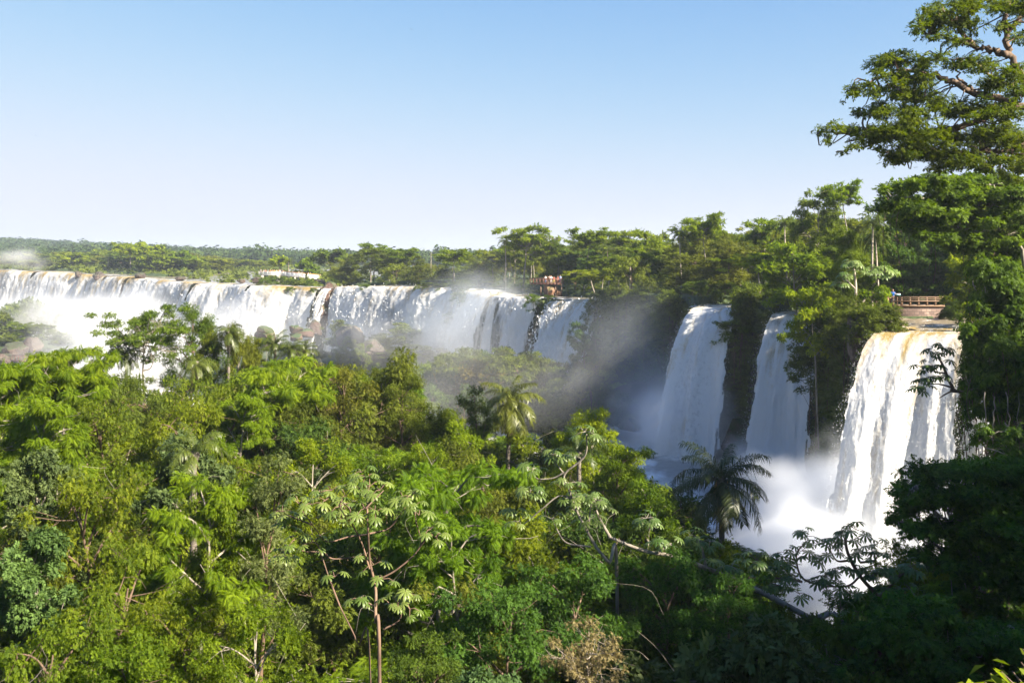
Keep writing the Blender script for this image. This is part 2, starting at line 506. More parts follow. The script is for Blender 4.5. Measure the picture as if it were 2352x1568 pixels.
def curtain(label, lip, zb, v0, back, ds, rows, seed, tan, thin=0.0, plume=.5, und=.5, spread=0.0, gapfn=None, specks=6000, speck=.12, fixed_n=None, fs=1.0, asym=(-.2, 1)):
    """a sheet of water: river surface behind the lip, then free fall with plumes, torn edges and flying drops"""
    lip = np.asarray(lip, float)
    seg = np.concatenate([[0], np.cumsum(np.linalg.norm(np.diff(lip[:, :2], axis=0), axis=1))])
    Ltot = seg[-1]; n = max(8, int(Ltot / ds))
    s = np.linspace(0, Ltot, n)
    L3 = np.stack([np.interp(s, seg, lip[:, k]) for k in range(3)], 1)
    t = nz(np.gradient(L3[:, :2], axis=0))
    nr = np.stack([t[:, 1], -t[:, 0]], 1)
    k = max(1, int(5 / ds)); ker = np.ones(2 * k + 1) / (2 * k + 1)
    for c in (0, 1): nr[:, c] = np.convolve(np.pad(nr[:, c], k, 'edge'), ker, 'valid')
    nr = nz(nr)
    if fixed_n is not None: nr[:] = nz(np.array(fixed_n, float))
    L3[:, :2] += nr * (und * 2 * (fbm(s / 7 / fs, s * 0, seed=seed, o=3) - .5) * 2)[:, None]
    L3[:, 2] += .35 * und * (fbm(s / 5 / fs, s * 0, seed=seed + 1, o=3) - .6)
    zb = np.interp(s, np.linspace(0, Ltot, len(np.atleast_1d(zb))), np.atleast_1d(zb).astype(float))
    nb = max(6, rows // 7)
    kb = np.linspace(-1, 0, nb, endpoint=False)
    kf = np.linspace(0, 1, rows - nb) ** 1.25
    H = (L3[:, 2] - zb)[None]
    T = np.sqrt(2 * H / 9.8)
    tau = T * np.sqrt(kf)[:, None]
    vv = v0 * (.75 + .5 * fbm(s / 3 / fs, s * 0, seed=seed + 2, o=3))[None]
    S = np.broadcast_to(s[None], (rows, n))
    off = np.vstack([kb[:, None] * back * np.ones((1, n)), vv * tau])
    zz = np.vstack([L3[None, :, 2] - .10 * (1 + kb[:, None]) ** 2, L3[None, :, 2] - .1 - 4.9 * tau ** 2])
    tt = np.vstack([kb[:, None] * back / v0 * np.ones((1, n)), tau])
    frac = np.clip(tt / T, 0, 1)
    # plumes: tongues of spray that travel down together
    tj = tt - .5 * fbm(S / 2.2 / fs, S * 0, seed=seed + 3, o=3)
    p1 = fbm(S / 1.3 / fs, tj * 2.1, seed=seed + 4, o=3)
    p2 = fbm(S / .45 / fs, tj * 3.2, seed=seed + 5, o=3)
    p3 = fbm(S / 5.5 / fs, tj * .5, seed=seed + 6, o=2)
    amp = plume * (.15 + frac ** .7)
    disp = amp * (1.7 * (1 - np.abs(2 * p1 - 1)) - .9 + 1.3 * (p2 - .5) + 2.0 * (p3 - .5)) + .16 * fs * (fbm(S / .8 / fs, tt * 5, seed=seed + 7, o=3) - .5) + .22 * min(fs, 1.3) * (.3 + frac) * (fbm(S / .26 / fs, tt * 11, seed=seed + 12, o=3) - .5)
    cdir = np.linspace(asym[0], asym[1], n)[None] * spread * frac
    X = L3[None, :, 0] + nr[None, :, 0] * (off + disp) + t[None, :, 0] * cdir
    Y = L3[None, :, 1] + nr[None, :, 1] * (off + disp) + t[None, :, 1] * cdir
    Z = zz + .25 * disp * (tt > -.2)
    V = np.stack([X, Y, Z], -1).reshape(-1, 3)
    arc = np.concatenate([np.zeros((1, n)), np.cumsum(np.sqrt(np.diff(off, axis=0) ** 2 + np.diff(zz, axis=0) ** 2), axis=0)], 0)
    # colour follows the depth of clear water at the lip
    tb = tan * sstep(.38, .62, fbm(S / 4.5 / fs, tt * .35, seed=seed + 8, o=3))
    foam = np.clip(.12 + 1.25 * frac ** .8 + .9 * (p2 - .5), 0, 1.2) * tb + (1 - tb) * np.clip(.75 + 1.2 * (p2 - .5) + .4 * frac, 0, 1.2)
    foam = np.where(tt < 0, foam - .15 * tan, foam)
    th = thin * sstep(.45, .75, fbm(S / 2.4 / fs, tt * .7, seed=seed + 9, o=4)) * sstep(.02, .2, frac) * 1.3  # thin stretches of water, which also carry the painted shading of the plumes
    i = (np.arange(rows - 1)[:, None] * n + np.arange(n - 1)[None])
    keep = np.ones((rows, n), bool)
    edge = np.minimum(S, Ltot - S)
    tear = fbm(S / .3 / fs, tt * 8, seed=seed + 10, o=4)
    keep &= (edge > (.10 + .75 * frac) * fs * tear * 1.3) | (tt < .05)
    if thin > 0:
        keep &= ~((th > .55) & (tear > .60 - .10 * thin))
    if gapfn is not None: keep &= ~gapfn(S, frac, tear)
    kq = keep[:-1, :-1] & keep[1:, :-1] & keep[:-1, 1:] & keep[1:, 1:]
    q = i[kq]
    Q = np.stack([q, q + n, q + n + 1, q + 1], 1)
    foam = foam.ravel(); th = th.ravel()
    uv = np.stack([S / fs, arc / fs], -1).reshape(-1, 2)
    # flying drops
    rg = np.random.default_rng(seed)
    if specks:
        fr = np.tile(frac.ravel(), 1)
        w = (.05 + fr) * keep.ravel(); e = np.minimum(edge.ravel(), 3) ; w = w * (1 + 6 * np.exp(-e / (1.2 * fs)))
        idx = rg.choice(len(V), specks, p=w / w.sum())
        nn = np.zeros((specks, 3)); nn[:, :2] = nr[idx % n]
        tn = np.zeros((specks, 3)); tn[:, :2] = t[idx % n]
        c = V[idx] + nn * (rg.exponential(.22, specks) * fs * (.3 + fr[idx]))[:, None] + tn * rg.normal(0, .5 * fs, specks)[:, None] * (.25 + fr[idx])[:, None] + rg.normal(0, .2 * fs, (specks, 3))
        sz = speck * (.4 + 1.0 * rg.random(specks) ** 2)
        a = nz(rg.normal(size=(specks, 3))) * sz[:, None]; b = nz(rg.normal(size=(specks, 3))) * sz[:, None] * .7
        b[:, 2] = np.abs(b[:, 2]) + sz
        sv = np.stack([c - a, c - b, c + a, c + b], 1).reshape(-1, 3)
        base = len(V)
        V = np.vstack([V, sv]); Q = np.vstack([Q, base + np.arange(specks * 4).reshape(-1, 4)])
        foam = np.concatenate([foam, np.full(specks * 4, 1.2)]); th = np.concatenate([th, np.zeros(specks * 4)])
        uv = np.vstack([uv, np.repeat(uv[idx], 4, 0)])
    o = link('waterfall', mk_mesh('waterfall', V, Q, mat=M['fall'], attrs={'foam': foam, 'thin': th}, uv=uv, smooth=True))
    return tag(o, label, 'waterfall', 'falls along the cliff')


def gap_left(S, fr, tear):
    g = np.zeros(S.shape, bool)
    Lt = S.max()
    for c, w, h in ((.42, 2.0, .30), (.60, 1.6, .22), (.66, 1.2, .5), (.845, 1.3, .5), (.93, .8, .3), (.52, .8, .25)):
        x = np.abs(S - c * Lt)
        g |= (x < w * (1.2 - fr / h) * (.6 + .8 * tear)) & (fr < h)
    return g


curtain('long curtain of white water streaked with tan, pouring over the far cliff on the left', lip_between(1, 7), [-6, -6, -5, -4, 2, 9],
        3.2, 5, .42, 110, 101, tan=1.15, thin=.4, plume=.36, und=1.6, gapfn=gap_left, specks=5000, speck=.14, fs=2.6)
curtain('wide white curtain with a veil of mist, right of the dark rock gully', lip_between(7, 11, .72, -.05), [8, 5], 3.0, 5, .33, 110, 131, tan=.45, thin=.30,
        plume=.30, und=1.1, specks=4000, speck=.12, fs=2.2)
curtain('narrow broken cascade running down the dark rock gully in the middle of the long falls', lip_between(7, 8, .16, .34), [8, 7], 4.2, 3, .16, 110, 121, tan=.2, thin=1.0,
        plume=.8, und=.6, spread=1.0, specks=900, speck=.10, fs=1.4)
curtain('thin white fall seen through mist below the rust red railing platform', lip_between(11, 12, -.25, .0), [5, 5], 2.2, 5, .22, 110, 161, tan=.35, thin=.6,
        plume=.5, und=.6, specks=2500, speck=.11, fs=1.7)
curtain('rounded white fall whose top bulges over the cliff right of the rust red platform', lip_between(13, 14, -.25, 0), [4, 4], 3.4, 6, .14, 130, 191, tan=.45, thin=.35,
        plume=.6, und=.4, specks=6000, speck=.13, fs=1.6)
curtain('tall plume-like fall leaving the cliff in shade, leftmost of the three big nearby falls', lip_between(18, 19), [7.0, 7.0], 5.6, 5, .055, 260, 211, tan=.65, thin=.15,
        plume=.24, und=.25, spread=3.0, fixed_n=(-.66, -.75), specks=22000, speck=.03)
curtain('slender fall with ragged dark streaks, in the middle of the three big nearby falls', lip_between(20, 21), [6.2, 6.0], 4.2, 3, .05, 260, 231, tan=.5, thin=.45,
        plume=.22, und=.25, spread=2.3, fixed_n=(-.66, -.75), specks=20000, speck=.028)
curtain('largest nearby fall with tan water sliding over its lip, beneath the stone wall', lip_between(24, 25), [3.5, 3.5], 6.2, 9, .05, 340, 251, tan=.65, thin=.2,
        plume=.11, und=.3, spread=2.7, asym=(-1, .2), fixed_n=(-.52, -.854), specks=30000, speck=.025)
curtain('narrow white strip of falling water glimpsed behind the hanging vines', lip_between(26, 27), [3.5, 3.5], 2.4, 3, .06, 220, 271, tan=.1, thin=.3,
        plume=.4, und=.2, specks=3000, speck=.06)


# short upper river reaches that feed the three nearby falls
def reach(line, z0, seed):
    ln = sweep(line, 60); t = nz(np.gradient(ln[:, :2], axis=0)); nr = np.stack([-t[:, 1], t[:, 0]], 1)
    m = 26; a = np.linspace(-.6, .6, m)
    p = ln[:, None, :2] + nr[:, None] * (a[None, :, None] * ln[:, None, 2:3])
    z = z0 + .5 * (fbm(p[..., 0] / 1.1, p[..., 1] / 1.1, seed=seed) - .5)
    q = (np.arange(59)[:, None] * m + np.arange(m - 1)[None]).ravel()
    V = np.concatenate([p, z[..., None]], -1).reshape(-1, 3)
    fo = -.24 + .34 * fbm(p[..., 0] / 2, p[..., 1] / 2, seed=seed + 1)
    tag(link('river', mk_mesh('river', V, np.stack([q, q + 1, q + m + 1, q + m], 1), mat=M['rapids'], attrs={'foam': fo.ravel()}, smooth=True)), kind='structure')


back = lambda ln, k: np.vstack([ln[0] + (ln[1] - ln[0]) * k, ln[1:]])
reach(back(RIV_A, .12), 25.42, 51); reach(back(RIV_B, .12), 25.22, 52); reach(back(RIV_C, .22), 25.38, 53)


# ------------------------------------------------------------------ cliff under the lip
def cliff(i0, i1, seed, back_off, zlow, ds=.6):
    lip = LIP[i0:i1 + 1]
    seg = np.concatenate([[0], np.cumsum(np.linalg.norm(np.diff(lip[:, :2], axis=0), axis=1))])
    n = int(seg[-1] / ds); s = np.linspace(0, seg[-1], n)
    L3 = np.stack([np.interp(s, seg, lip[:, k]) for k in range(3)], 1)
    t = nz(np.gradient(L3[:, :2], axis=0)); nr = np.stack([t[:, 1], -t[:, 0]], 1)
    k = max(1, int(3 / ds)); ker = np.ones(2 * k + 1) / (2 * k + 1)
    for c in (0, 1): nr[:, c] = np.convolve(np.pad(nr[:, c], k, 'edge'), ker, 'valid')
    rows = 44; f = np.linspace(0, 1, rows)[:, None]
    Z = L3[None, :, 2] - .35 + (zlow - L3[None, :, 2]) * f
    S = np.broadcast_to(s[None], Z.shape)
    led = np.floor(Z / 3.1 + 1.2 * fbm(S / 14, Z * 0, seed=seed)) ; led = _h(led, led * 0, led * 0, seed)
    dsp = -back_off + 1.9 * (fbm(S / 5, Z / 4, seed=seed + 1, o=5) - .5) * 1.6 + 1.1 * (led - .4) + .10 * (25 - Z) * .5
    dsp = dsp * sstep(0, .08, f) - (1 - sstep(0, .08, f)) * (back_off + 1.5)
    V = np.stack([L3[None, :, 0] + nr[None, :, 0] * dsp, L3[None, :, 1] + nr[None, :, 1] * dsp, Z + .35 * (fbm(S / 2, Z / 2, seed=seed + 2) - .5)], -1).reshape(-1, 3)
    q = (np.arange(rows - 1)[:, None] * n + np.arange(n - 1)[None]).ravel()
    tag(link('cliff', mk_mesh('cliff', V, np.stack([q, q + n, q + n + 1, q + 1], 1), mat=M['rock'])), kind='structure')


cliff(0, 10, 301, 1.2, -8, 1.5)
cliff(10, 19, 305, 1.4, 1, .6)
cliff(19, 29, 309, 1.5, 1, .45)
# ------------------------------------------------------------------ leaves
def T_join(lst):
    V, Q, n = [], [], 0
    for v, q in lst:
        V.append(v); Q.append(np.asarray(q) + n); n += len(v)
    return np.vstack(V), np.vstack(Q)


def T_leaf(a, d, nrm, L, w=.45, fold=.12, bend=.08):
    a = np.asarray(a, float); d = nz(d); nrm = nz(np.asarray(nrm) - d * np.dot(nrm, d)); s = np.cross(nrm, d)
    v = np.stack([a, a + d * L * .45 + s * w * L / 2 + nrm * fold * w * L, a + d * L - nrm * bend * L, a + d * L * .45 - s * w * L / 2 + nrm * fold * w * L])
    return v, [[0, 1, 2, 3]]


T_OVAL = T_leaf([0, 0, 0], [1, 0, 0], [0, 0, 1], 1.0)


def T_sprig(n=7, L=.42, w=.5, spread=55, droop=.12, seed=1):
    r = np.random.default_rng(seed); o = []
    for i in range(n):
        t = .12 + .8 * i / (n - 1); sd = 1 if i % 2 else -1
        a = math.radians(spread * (1 - .5 * t) + r.normal() * 10) * sd
        if i == n - 1: a = 0
        o.append(T_leaf([t * .75, 0, -droop * t * t], [math.cos(a), math.sin(a), -.15 + r.normal() * .2], [r.normal() * .3, r.normal() * .3, 1], L * (.8 + .4 * r.random()), w))
    return T_join(o)


def T_feather(n=13, L=.34, w=.13, droop=.30):
    o = []
    for i in range(n):
        t = .10 + .9 * i / (n - 1); l = L * (.55 + .9 * math.sin(math.pi * min(t, .98)) ** .7)
        for sd in (-1, 1):
            o.append(T_leaf([t, 0, -droop * t * t], [.45, sd, -.32], [0, 0, 1], l, w, .05, .15))
    return T_join(o)


def T_bamboo(n=7):
    r = np.random.default_rng(5); o = []
    for i in range(n):
        t = i / (n - 1); a = r.uniform(-1, 1)
        o.append(T_leaf([t * .6, 0, -.2 * t], [math.cos(a), math.sin(a), -.5 - .3 * r.random()], [0, .2, 1], .5, .17, .05, .12))
    return T_join(o)


def T_palmate(n=9):
    V, Q, k = [], [], 0
    for i in range(n):
        a = math.radians(-150 + 300 * i / (n - 1)); l = 1.0 - .32 * abs(i - (n - 1) / 2) / ((n - 1) / 2)
        d = np.array([math.cos(a), math.sin(a), 0]); s = np.array([-math.sin(a), math.cos(a), 0]); u = np.array([0, 0, 1.])
        w = .15
        pts = [(0.06, .03, 0.0), (.45, w * .8, .02), (.80, w, -.16), (1.0, .03, -.40)]
        for j, (t, ww, z) in enumerate(pts):
            c = d * t * l + u * z * l
            V += [c - s * ww * l - u * .035 * (j in (1, 2)), c + u * .02 * (j in (1, 2)), c + s * ww * l - u * .035 * (j in (1, 2))]
        for j in range(3):
            b = k + j * 3
            Q += [[b, b + 1, b + 4, b + 3], [b + 1, b + 2, b + 5, b + 4]]
        k += 12
    return np.array(V), np.array(Q)


T_SPRIG = T_sprig(); T_SPRIG_S = T_sprig(9, .30, .5, 60, .1, 3); T_BROAD = T_sprig(5, .6, .55, 50, .15, 4)
T_FEATHER = T_feather(); T_BAM = T_bamboo(); T_PALM8 = T_palmate(9)
T_CLUMP = T_sprig(4, .75, .75, 70, .2, 8)


def inst(T, pos, d, nrm, sc):
    tv, tq = T; d = nz(d); s = nz(np.cross(nrm, d)); n = np.cross(d, s)
    V = pos[:, None] + sc[:, None, None] * (tv[None, :, 0:1] * d[:, None] + tv[None, :, 1:2] * s[:, None] + tv[None, :, 2:3] * n[:, None])
    Q = tq[None] + (np.arange(len(pos)) * len(tv))[:, None, None]
    return V.reshape(-1, 3), Q.reshape(-1, 4)


def foliage(name, clumps, T, n, size, mat, seed, flat=.5, droop=.25, up=.9, rand=.5, shell=.45, tone_c=.16, min_d=None):
    rg = np.random.default_rng(seed)
    c = np.array([k[0] for k in clumps], float); r = np.array([k[1] for k in clumps], float)
    w = r ** 2; idx = rg.choice(len(c), n, p=w / w.sum())
    dr = nz(rg.normal(size=(n, 3))); rad = r[idx] * rg.random(n) ** shell
    off = dr * rad[:, None]; off[:, 2] *= flat
    # uneven outline
    off *= (.75 + .5 * noise(dr[:, 0] * 2.5 + idx * 3.1, dr[:, 1] * 2.5, dr[:, 2] * 2.5, seed))[:, None]
    pos = c[idx] + off
    d = nz(dr * np.array([1, 1, .5]) + rg.normal(0, rand, (n, 3)) + np.array([0, 0, -droop]))
    nr = nz(np.array([0, 0, up]) + dr * .5 + rg.normal(0, rand * .8, (n, 3)))
    sc = size * (.65 + .7 * rg.random(n))
    ct = rg.normal(0, tone_c, len(c))
    tone = np.clip(.45 + ct[idx] + rg.normal(0, .25, n), 0, 1)
    V, Q = inst(T, pos - d * (sc * .4)[:, None], d, nr, sc)
    return mk_mesh(name, V, Q, mat=mat, attrs={'tone': np.repeat(tone, len(T[0]))})


# ------------------------------------------------------------------ branching
def skeleton(seed, H, R, cb=.45, env='dome', nl=8, sub=4, tr=.16, lean=.04, flat=.55, rise=.25, rc=.26, twigs=0):
    rg = np.random.default_rng(seed); tubes = []; clumps = []
    top = np.array([rg.normal() * lean * H, rg.normal() * lean * H, H * .86])
    t = np.linspace(0, 1, 9)[:, None]
    wob = np.cumsum(rg.normal(0, .012 * H, (9, 3)), 0) * t * np.array([1, 1, .1])
    trunk = top * t + wob; trunk[0] = 0; trunk[0, 2] = -12
    tubes.append((trunk, tr * (1.15 - .9 * t[:, 0])))
    at = lambda f: np.array([np.interp(f, t[:, 0] * .86, trunk[:, k]) for k in range(3)])
    for i in range(nl):
        s = (i + .7 * rg.random()) / nl; f = cb + (1 - cb) * s
        az = i * 2.399 + rg.normal() * .35
        if env == 'dome': r = R * math.sqrt(max(.06, 1 - (s * 1.02 - .12) ** 2)) * (.8 + .35 * rg.random())
        elif env == 'umbrella': r = R * (.35 + .65 * s) * (.75 + .4 * rg.random()); f = cb + (1 - cb) * (.55 + .45 * s)
        elif env == 'column': r = R * (1.05 - .75 * s) * (.7 + .5 * rg.random())
        else: r = R * (.5 + .6 * rg.random()) * (1 - .35 * s)
        hz = min(f - rise * (.5 + .5 * rg.random()), .8); st = at(max(hz, cb * .55))
        dr = np.array([math.cos(az), math.sin(az), 0])
        end = np.array([st[0], st[1], 0]) + dr * r + np.array([0, 0, f * H])
        mid = st + (end - st) * .5 + np.array([0, 0, -.06 * H if env == 'umbrella' else .03 * H]) + rg.normal(0, .04 * R, 3)
        ln = sweep([st, mid, end], 8)
        tubes.append((ln, tr * .48 * (1 - .8 * np.linspace(0, 1, 8))))
        clumps.append((end, R * rc * (.8 + .5 * rg.random())))
        for j in range(sub):
            a = ln[int(2 + 5 * rg.random())]
            e = a + (end - a) * .4 + rg.normal(0, 1, 3) * R * .30 * np.array([1, 1, flat]) + dr * R * .08
            e[2] = min(e[2], H * .98)
            m2 = (a + e) / 2 + rg.normal(0, .05 * R, 3)
            tubes.append((sweep([a, m2, e], 5), tr * .2 * (1 - .75 * np.linspace(0, 1, 5))))
            clumps.append((e, R * rc * (.65 + .6 * rg.random())))
            for k in range(twigs):
                e2 = e + rg.normal(0, 1, 3) * R * rc * np.array([1, 1, .5])
                tubes.append((sweep([(a + e) / 2, (e + e2) / 2 + rg.normal(0, .03 * R, 3), e2], 4), tr * .08 * (1 - .6 * np.linspace(0, 1, 4))))
    clumps.append((top + np.array([0, 0, .02 * H]), R * rc))
    return tubes, clumps


def tubes_mesh(name, tubes, mat, n=6):
    mb = MB()
    for p, r in tubes: mb.tube(p, r, n if np.max(r) > .06 else 4)
    return mb.mesh(name, mat, smooth=True)


PROTO = {}


def proto(key, H, R, mat, bark, T, n, size, seed, fk=None, **sk):
    tubes, clumps = skeleton(seed, H, R, **sk)
    PROTO[key] = dict(H=H, R=R, trunk=tubes_mesh('trunk', tubes, M[bark], 6), crown=foliage('crown', clumps, T, n, size, M[mat], seed + 1, **(fk or {})))


# near trees (true leaves)
proto('broad', 10, 3.2, 'leaf_bright', 'bark_grey', T_SPRIG, 10725, 0.252, 401, cb=.35, nl=11, sub=5, rc=.27, fk=dict(flat=.6))
proto('broad2', 10, 3.4, 'leaf_bright', 'bark_brown', T_SPRIG, 10725, 0.252, 405, cb=.30, env='irregular', nl=12, sub=5, rc=.25, fk=dict(flat=.55, droop=.5))
proto('olive', 10, 3.4, 'leaf_olive', 'bark_brown', T_SPRIG_S, 12375, 0.266, 411, cb=.30, nl=12, sub=5, rc=.25, fk=dict(flat=.7))
proto('olive2', 10, 3.0, 'leaf_olive', 'bark_brown', T_SPRIG_S, 10725, 0.244, 415, cb=.25, env='irregular', nl=12, sub=5, rc=.24, fk=dict(flat=.6, droop=.6))
proto('feather', 9, 3.6, 'leaf_feather', 'bark_grey', T_FEATHER, 5940, 0.414, 421, cb=.50, env='umbrella', nl=10, sub=4, rc=.25, twigs=1, fk=dict(flat=.34, droop=.30, rand=.30, up=1.2))
proto('feather2', 9, 3.2, 'leaf_feather', 'bark_grey', T_FEATHER, 6930, 0.370, 425, cb=.32, env='dome', nl=12, sub=4, rc=.24, twigs=1, fk=dict(flat=.40, droop=.35, rand=.30, up=1.2))
proto('grey', 9, 2.6, 'leaf_grey', 'bark_grey', T_BROAD, 8580, 0.266, 431, cb=.30, env='irregular', nl=11, sub=5, rc=.28, fk=dict(flat=.6, droop=.1))
proto('slender', 11, 1.7, 'leaf_grey', 'bark_red', T_SPRIG_S, 8580, 0.207, 435, cb=.35, env='column', nl=13, sub=4, rc=.32, tr=.12, fk=dict(flat=.8))
proto('vine', 9, 3.0, 'leaf_yellow', 'bark_brown', T_SPRIG, 8580, 0.222, 441, cb=.20, env='irregular', nl=13, sub=5, rc=.22, twigs=1, fk=dict(flat=.8, droop=.9, rand=.6))
proto('dark', 10, 3.3, 'leaf_dark', 'bark_brown', T_SPRIG, 10725, 0.266, 445, cb=.30, nl=11, sub=5, rc=.27, fk=dict(flat=.55, droop=.3))
proto('shrub', 4, 2.2, 'leaf_bright', 'bark_brown', T_BROAD, 4950, 0.296, 451, cb=.12, env='irregular', nl=9, sub=4, rc=.28, tr=.07, fk=dict(flat=.7))
proto('bamboo', 9, 2.0, 'leaf_bamboo', 'bark_grey', T_BAM, 10725, 0.296, 455, cb=.12, env='column', nl=15, sub=4, rc=.30, tr=.08, fk=dict(flat=1.0, droop=.6))
proto('layer', 11, 4.2, 'leaf_dark', 'bark_grey', T_SPRIG, 10725, 0.237, 461, cb=.45, env='umbrella', nl=12, sub=5, rc=.19, twigs=2, fk=dict(flat=.30, droop=.2, up=1.3))
proto('dry', 4, 1.9, 'leaf_dry', 'bark_pale', T_SPRIG_S, 1500, 0.222, 465, cb=.25, env='umbrella', nl=9, sub=4, rc=.24, tr=.05, twigs=3, fk=dict(flat=.4, droop=.3))
# middle distance
proto('mid_dome', 12, 4.6, 'leaf_bright', 'bark_grey', T_SPRIG, 4200, .72, 501, cb=.30, nl=11, sub=5, rc=.25, fk=dict(flat=.55))
proto('mid_umbrella', 13, 5.4, 'leaf_bright', 'bark_grey', T_SPRIG, 3600, .66, 505, cb=.52, env='umbrella', nl=11, sub=5, rc=.20, tr=.22, fk=dict(flat=.34, up=1.2))
proto('mid_umbrella2', 14, 5.0, 'leaf_bright', 'bark_grey', T_SPRIG, 3300, .64, 509, cb=.55, env='umbrella', nl=9, sub=5, rc=.21, tr=.2, lean=.08, fk=dict(flat=.36, up=1.2))
proto('mid_olive', 12, 4.4, 'leaf_olive', 'bark_brown', T_SPRIG_S, 4600, .66, 513, cb=.25, env='irregular', nl=12, sub=5, rc=.25, fk=dict(flat=.65))
proto('mid_tall', 14, 3.6, 'leaf_olive', 'bark_grey', T_SPRIG, 3800, .60, 517, cb=.42, nl=11, sub=5, rc=.27, fk=dict(flat=.6))
proto('mid_dark', 12, 4.4, 'leaf_dark', 'bark_brown', T_SPRIG, 4200, .70, 521, cb=.28, nl=11, sub=5, rc=.26, fk=dict(flat=.55))
proto('mid_bush', 5, 3.4, 'leaf_olive', 'bark_brown', T_SPRIG_S, 2600, .60, 525, cb=.08, env='dome', nl=10, sub=4, rc=.30, tr=.08, fk=dict(flat=.7))
# far bank
proto('far_dome', 12, 5.0, 'leaf_bright', 'bark_grey', T_CLUMP, 1100, 1.15, 551, cb=.28, nl=10, sub=4, rc=.28, fk=dict(flat=.55))
proto('far_umbrella', 13, 6.0, 'leaf_bright', 'bark_grey', T_CLUMP, 900, 1.10, 555, cb=.50, env='umbrella', nl=9, sub=4, rc=.22, tr=.3, fk=dict(flat=.36, up=1.2))
proto('far_olive', 11, 5.0, 'leaf_olive', 'bark_brown', T_CLUMP, 1100, 1.1, 559, cb=.18, env='irregular', nl=11, sub=4, rc=.28, fk=dict(flat=.6))
proto('far_dark', 12, 5.0, 'leaf_dark', 'bark_brown', T_CLUMP, 1100, 1.2, 563, cb=.25, nl=10, sub=4, rc=.28, fk=dict(flat=.6))


# ------------------------------------------------------------------ palms
def frond_mesh(seed, L, elev, bend, n=48, lw=.027, ll=.58, plume=.6, mat='leaf_palm', sideways=0.0):
    """one feather-shaped palm leaf growing along +X from the crown"""
    rg = np.random.default_rng(seed)
    t = np.linspace(0, 1, 14); ang = elev - bend * t ** 1.2
    x = np.concatenate([[0], np.cumsum(np.cos(ang[:-1]) * L / 13)]); z = np.concatenate([[0], np.cumsum(np.sin(ang[:-1]) * L / 13)])
    ln = np.stack([x, sideways * t ** 2 * L, z], 1)
    mb = MB(); mb.tube(ln, .028 * (1.1 - t), 4)
    V, Q, k = [], [], 0
    for i in range(n):
        f = .12 + .88 * i / (n - 1)
        p = np.array([np.interp(f, t, ln[:, c]) for c in range(3)]); a = np.interp(f, t, ang)
        fw = np.array([math.cos(a), 0, math.sin(a)]); up = np.array([-math.sin(a), 0, math.cos(a)])
        l = ll * (.55 + .6 * math.sin(math.pi * min(.95, .1 + f * .9))) * (.85 + .3 * rg.random())
        for sd in (-1, 1):
            d = nz(fw * (.55 + .3 * rg.random()) + np.array([0, sd, 0]) + up * rg.normal(0, plume * .5))
            s = nz(np.cross(d, up)); g = np.array([0, 0, -1.])
            a1 = p + d * l * .5 + g * l * .10; a2 = p + d * l * .85 + g * l * (.42 + .25 * rg.random())
            V += [p - s * lw * .35, p + s * lw * .35, a1 + s * lw, a1 - s * lw, a2 + s * lw * .25, a2 - s * lw * .25]
            Q += [[k, k + 1, k + 2, k + 3], [k + 3, k + 2, k + 4, k + 5]]; k += 6
    mb.add(np.array(V), np.array(Q))
    Vv = np.vstack(mb.V)
    return mk_mesh('frond', Vv, np.vstack(mb.Q), np.vstack(mb.T), M[mat], attrs={'tone': np.clip(rg.normal(.5, .18, len(Vv)), 0, 1)})


FROND = {}
for k, (el, bd) in enumerate([(1.35, 1.5), (1.0, 1.9), (.65, 1.9), (.25, 1.7), (-.2, 1.3), (-.7, .75)]):
    for j in range(2):
        FROND[k, j] = frond_mesh(600 + k * 2 + j, 3.0, el + (.12 if j else -.05), bd, sideways=.06 * (1 if j else -1))
DEAD = frond_mesh(630, 2.3, -1.0, .5, n=22, mat='leaf_dry')


def palm(label, base, height, tr=.13, nf=24, size=1.0, tint=(1, 1, 1, 1), lean=(0, 0), seed=1, cat='palm', group=None, wind=(0, 0), dead=2, fruit=True, levels=(0, 6)):
    rg = random.Random(seed)
    t = thing('palm_tree', label, cat, base, 0, group)
    top = Vector((lean[0], lean[1], height)); pts = sweep([(0, 0, -1), (lean[0] * .25, lean[1] * .25, height * .5), tuple(top)], 26)
    rad = tr * (1.15 - .35 * np.linspace(0, 1, 26)) * (1 + .07 * (np.arange(26) % 2))
    mb = MB(); mb.tube(pts, rad, 9); mb.build('trunk', M['palm_bark'], t, smooth=True)
    bt = MB(); bt.tube([top - Vector((0, 0, .5 * size)), top + Vector((0, 0, .05)), top + Vector((0, 0, .35 * size))], [tr * 1.1, tr * 1.7, tr * .4], 9)
    bt.build('leaf_sheath', M['palm_bark'], t, smooth=True)
    for i in range(nf):
        k = min(5, levels[0] + int((i / nf) * (levels[1] - levels[0])))
        o = link('frond', FROND[k, i % 2], t)
        az = i * 2.399 + rg.uniform(-.25, .25)
        o.location = top; s = size * rg.uniform(.85, 1.1)
        o.scale = (s, s, s)
        # wind pulls the leaves to one side
        dx, dy = math.cos(az) + wind[0], math.sin(az) + wind[1]
        o.rotation_euler = (rg.uniform(-.3, .3), rg.uniform(-.1, .1), math.atan2(dy, dx))
        o.color = tint
    for i in range(dead):
        o = link('dead_frond', DEAD, t); o.location = top - Vector((0, 0, .25 * size)); o.rotation_euler = (0, .25, rg.uniform(0, 6.28)); o.scale = (size, size, size)
    if fruit:
        for i in range(2):
            a = rg.uniform(0, 6.28); f = MB()
            for q in range(14):
                b = a + rg.uniform(-.4, .4); l = rg.uniform(.5, .95) * size
                f.tube([top, top + Vector((math.cos(b) * .3 * size, math.sin(b) * .3 * size, .05)), top + Vector((math.cos(b) * .42 * size, math.sin(b) * .42 * size, -l))], [.03 * size, .035 * size, .02 * size], 4)
            f.build('fruit_cluster', M['fruit'], t)
    return t


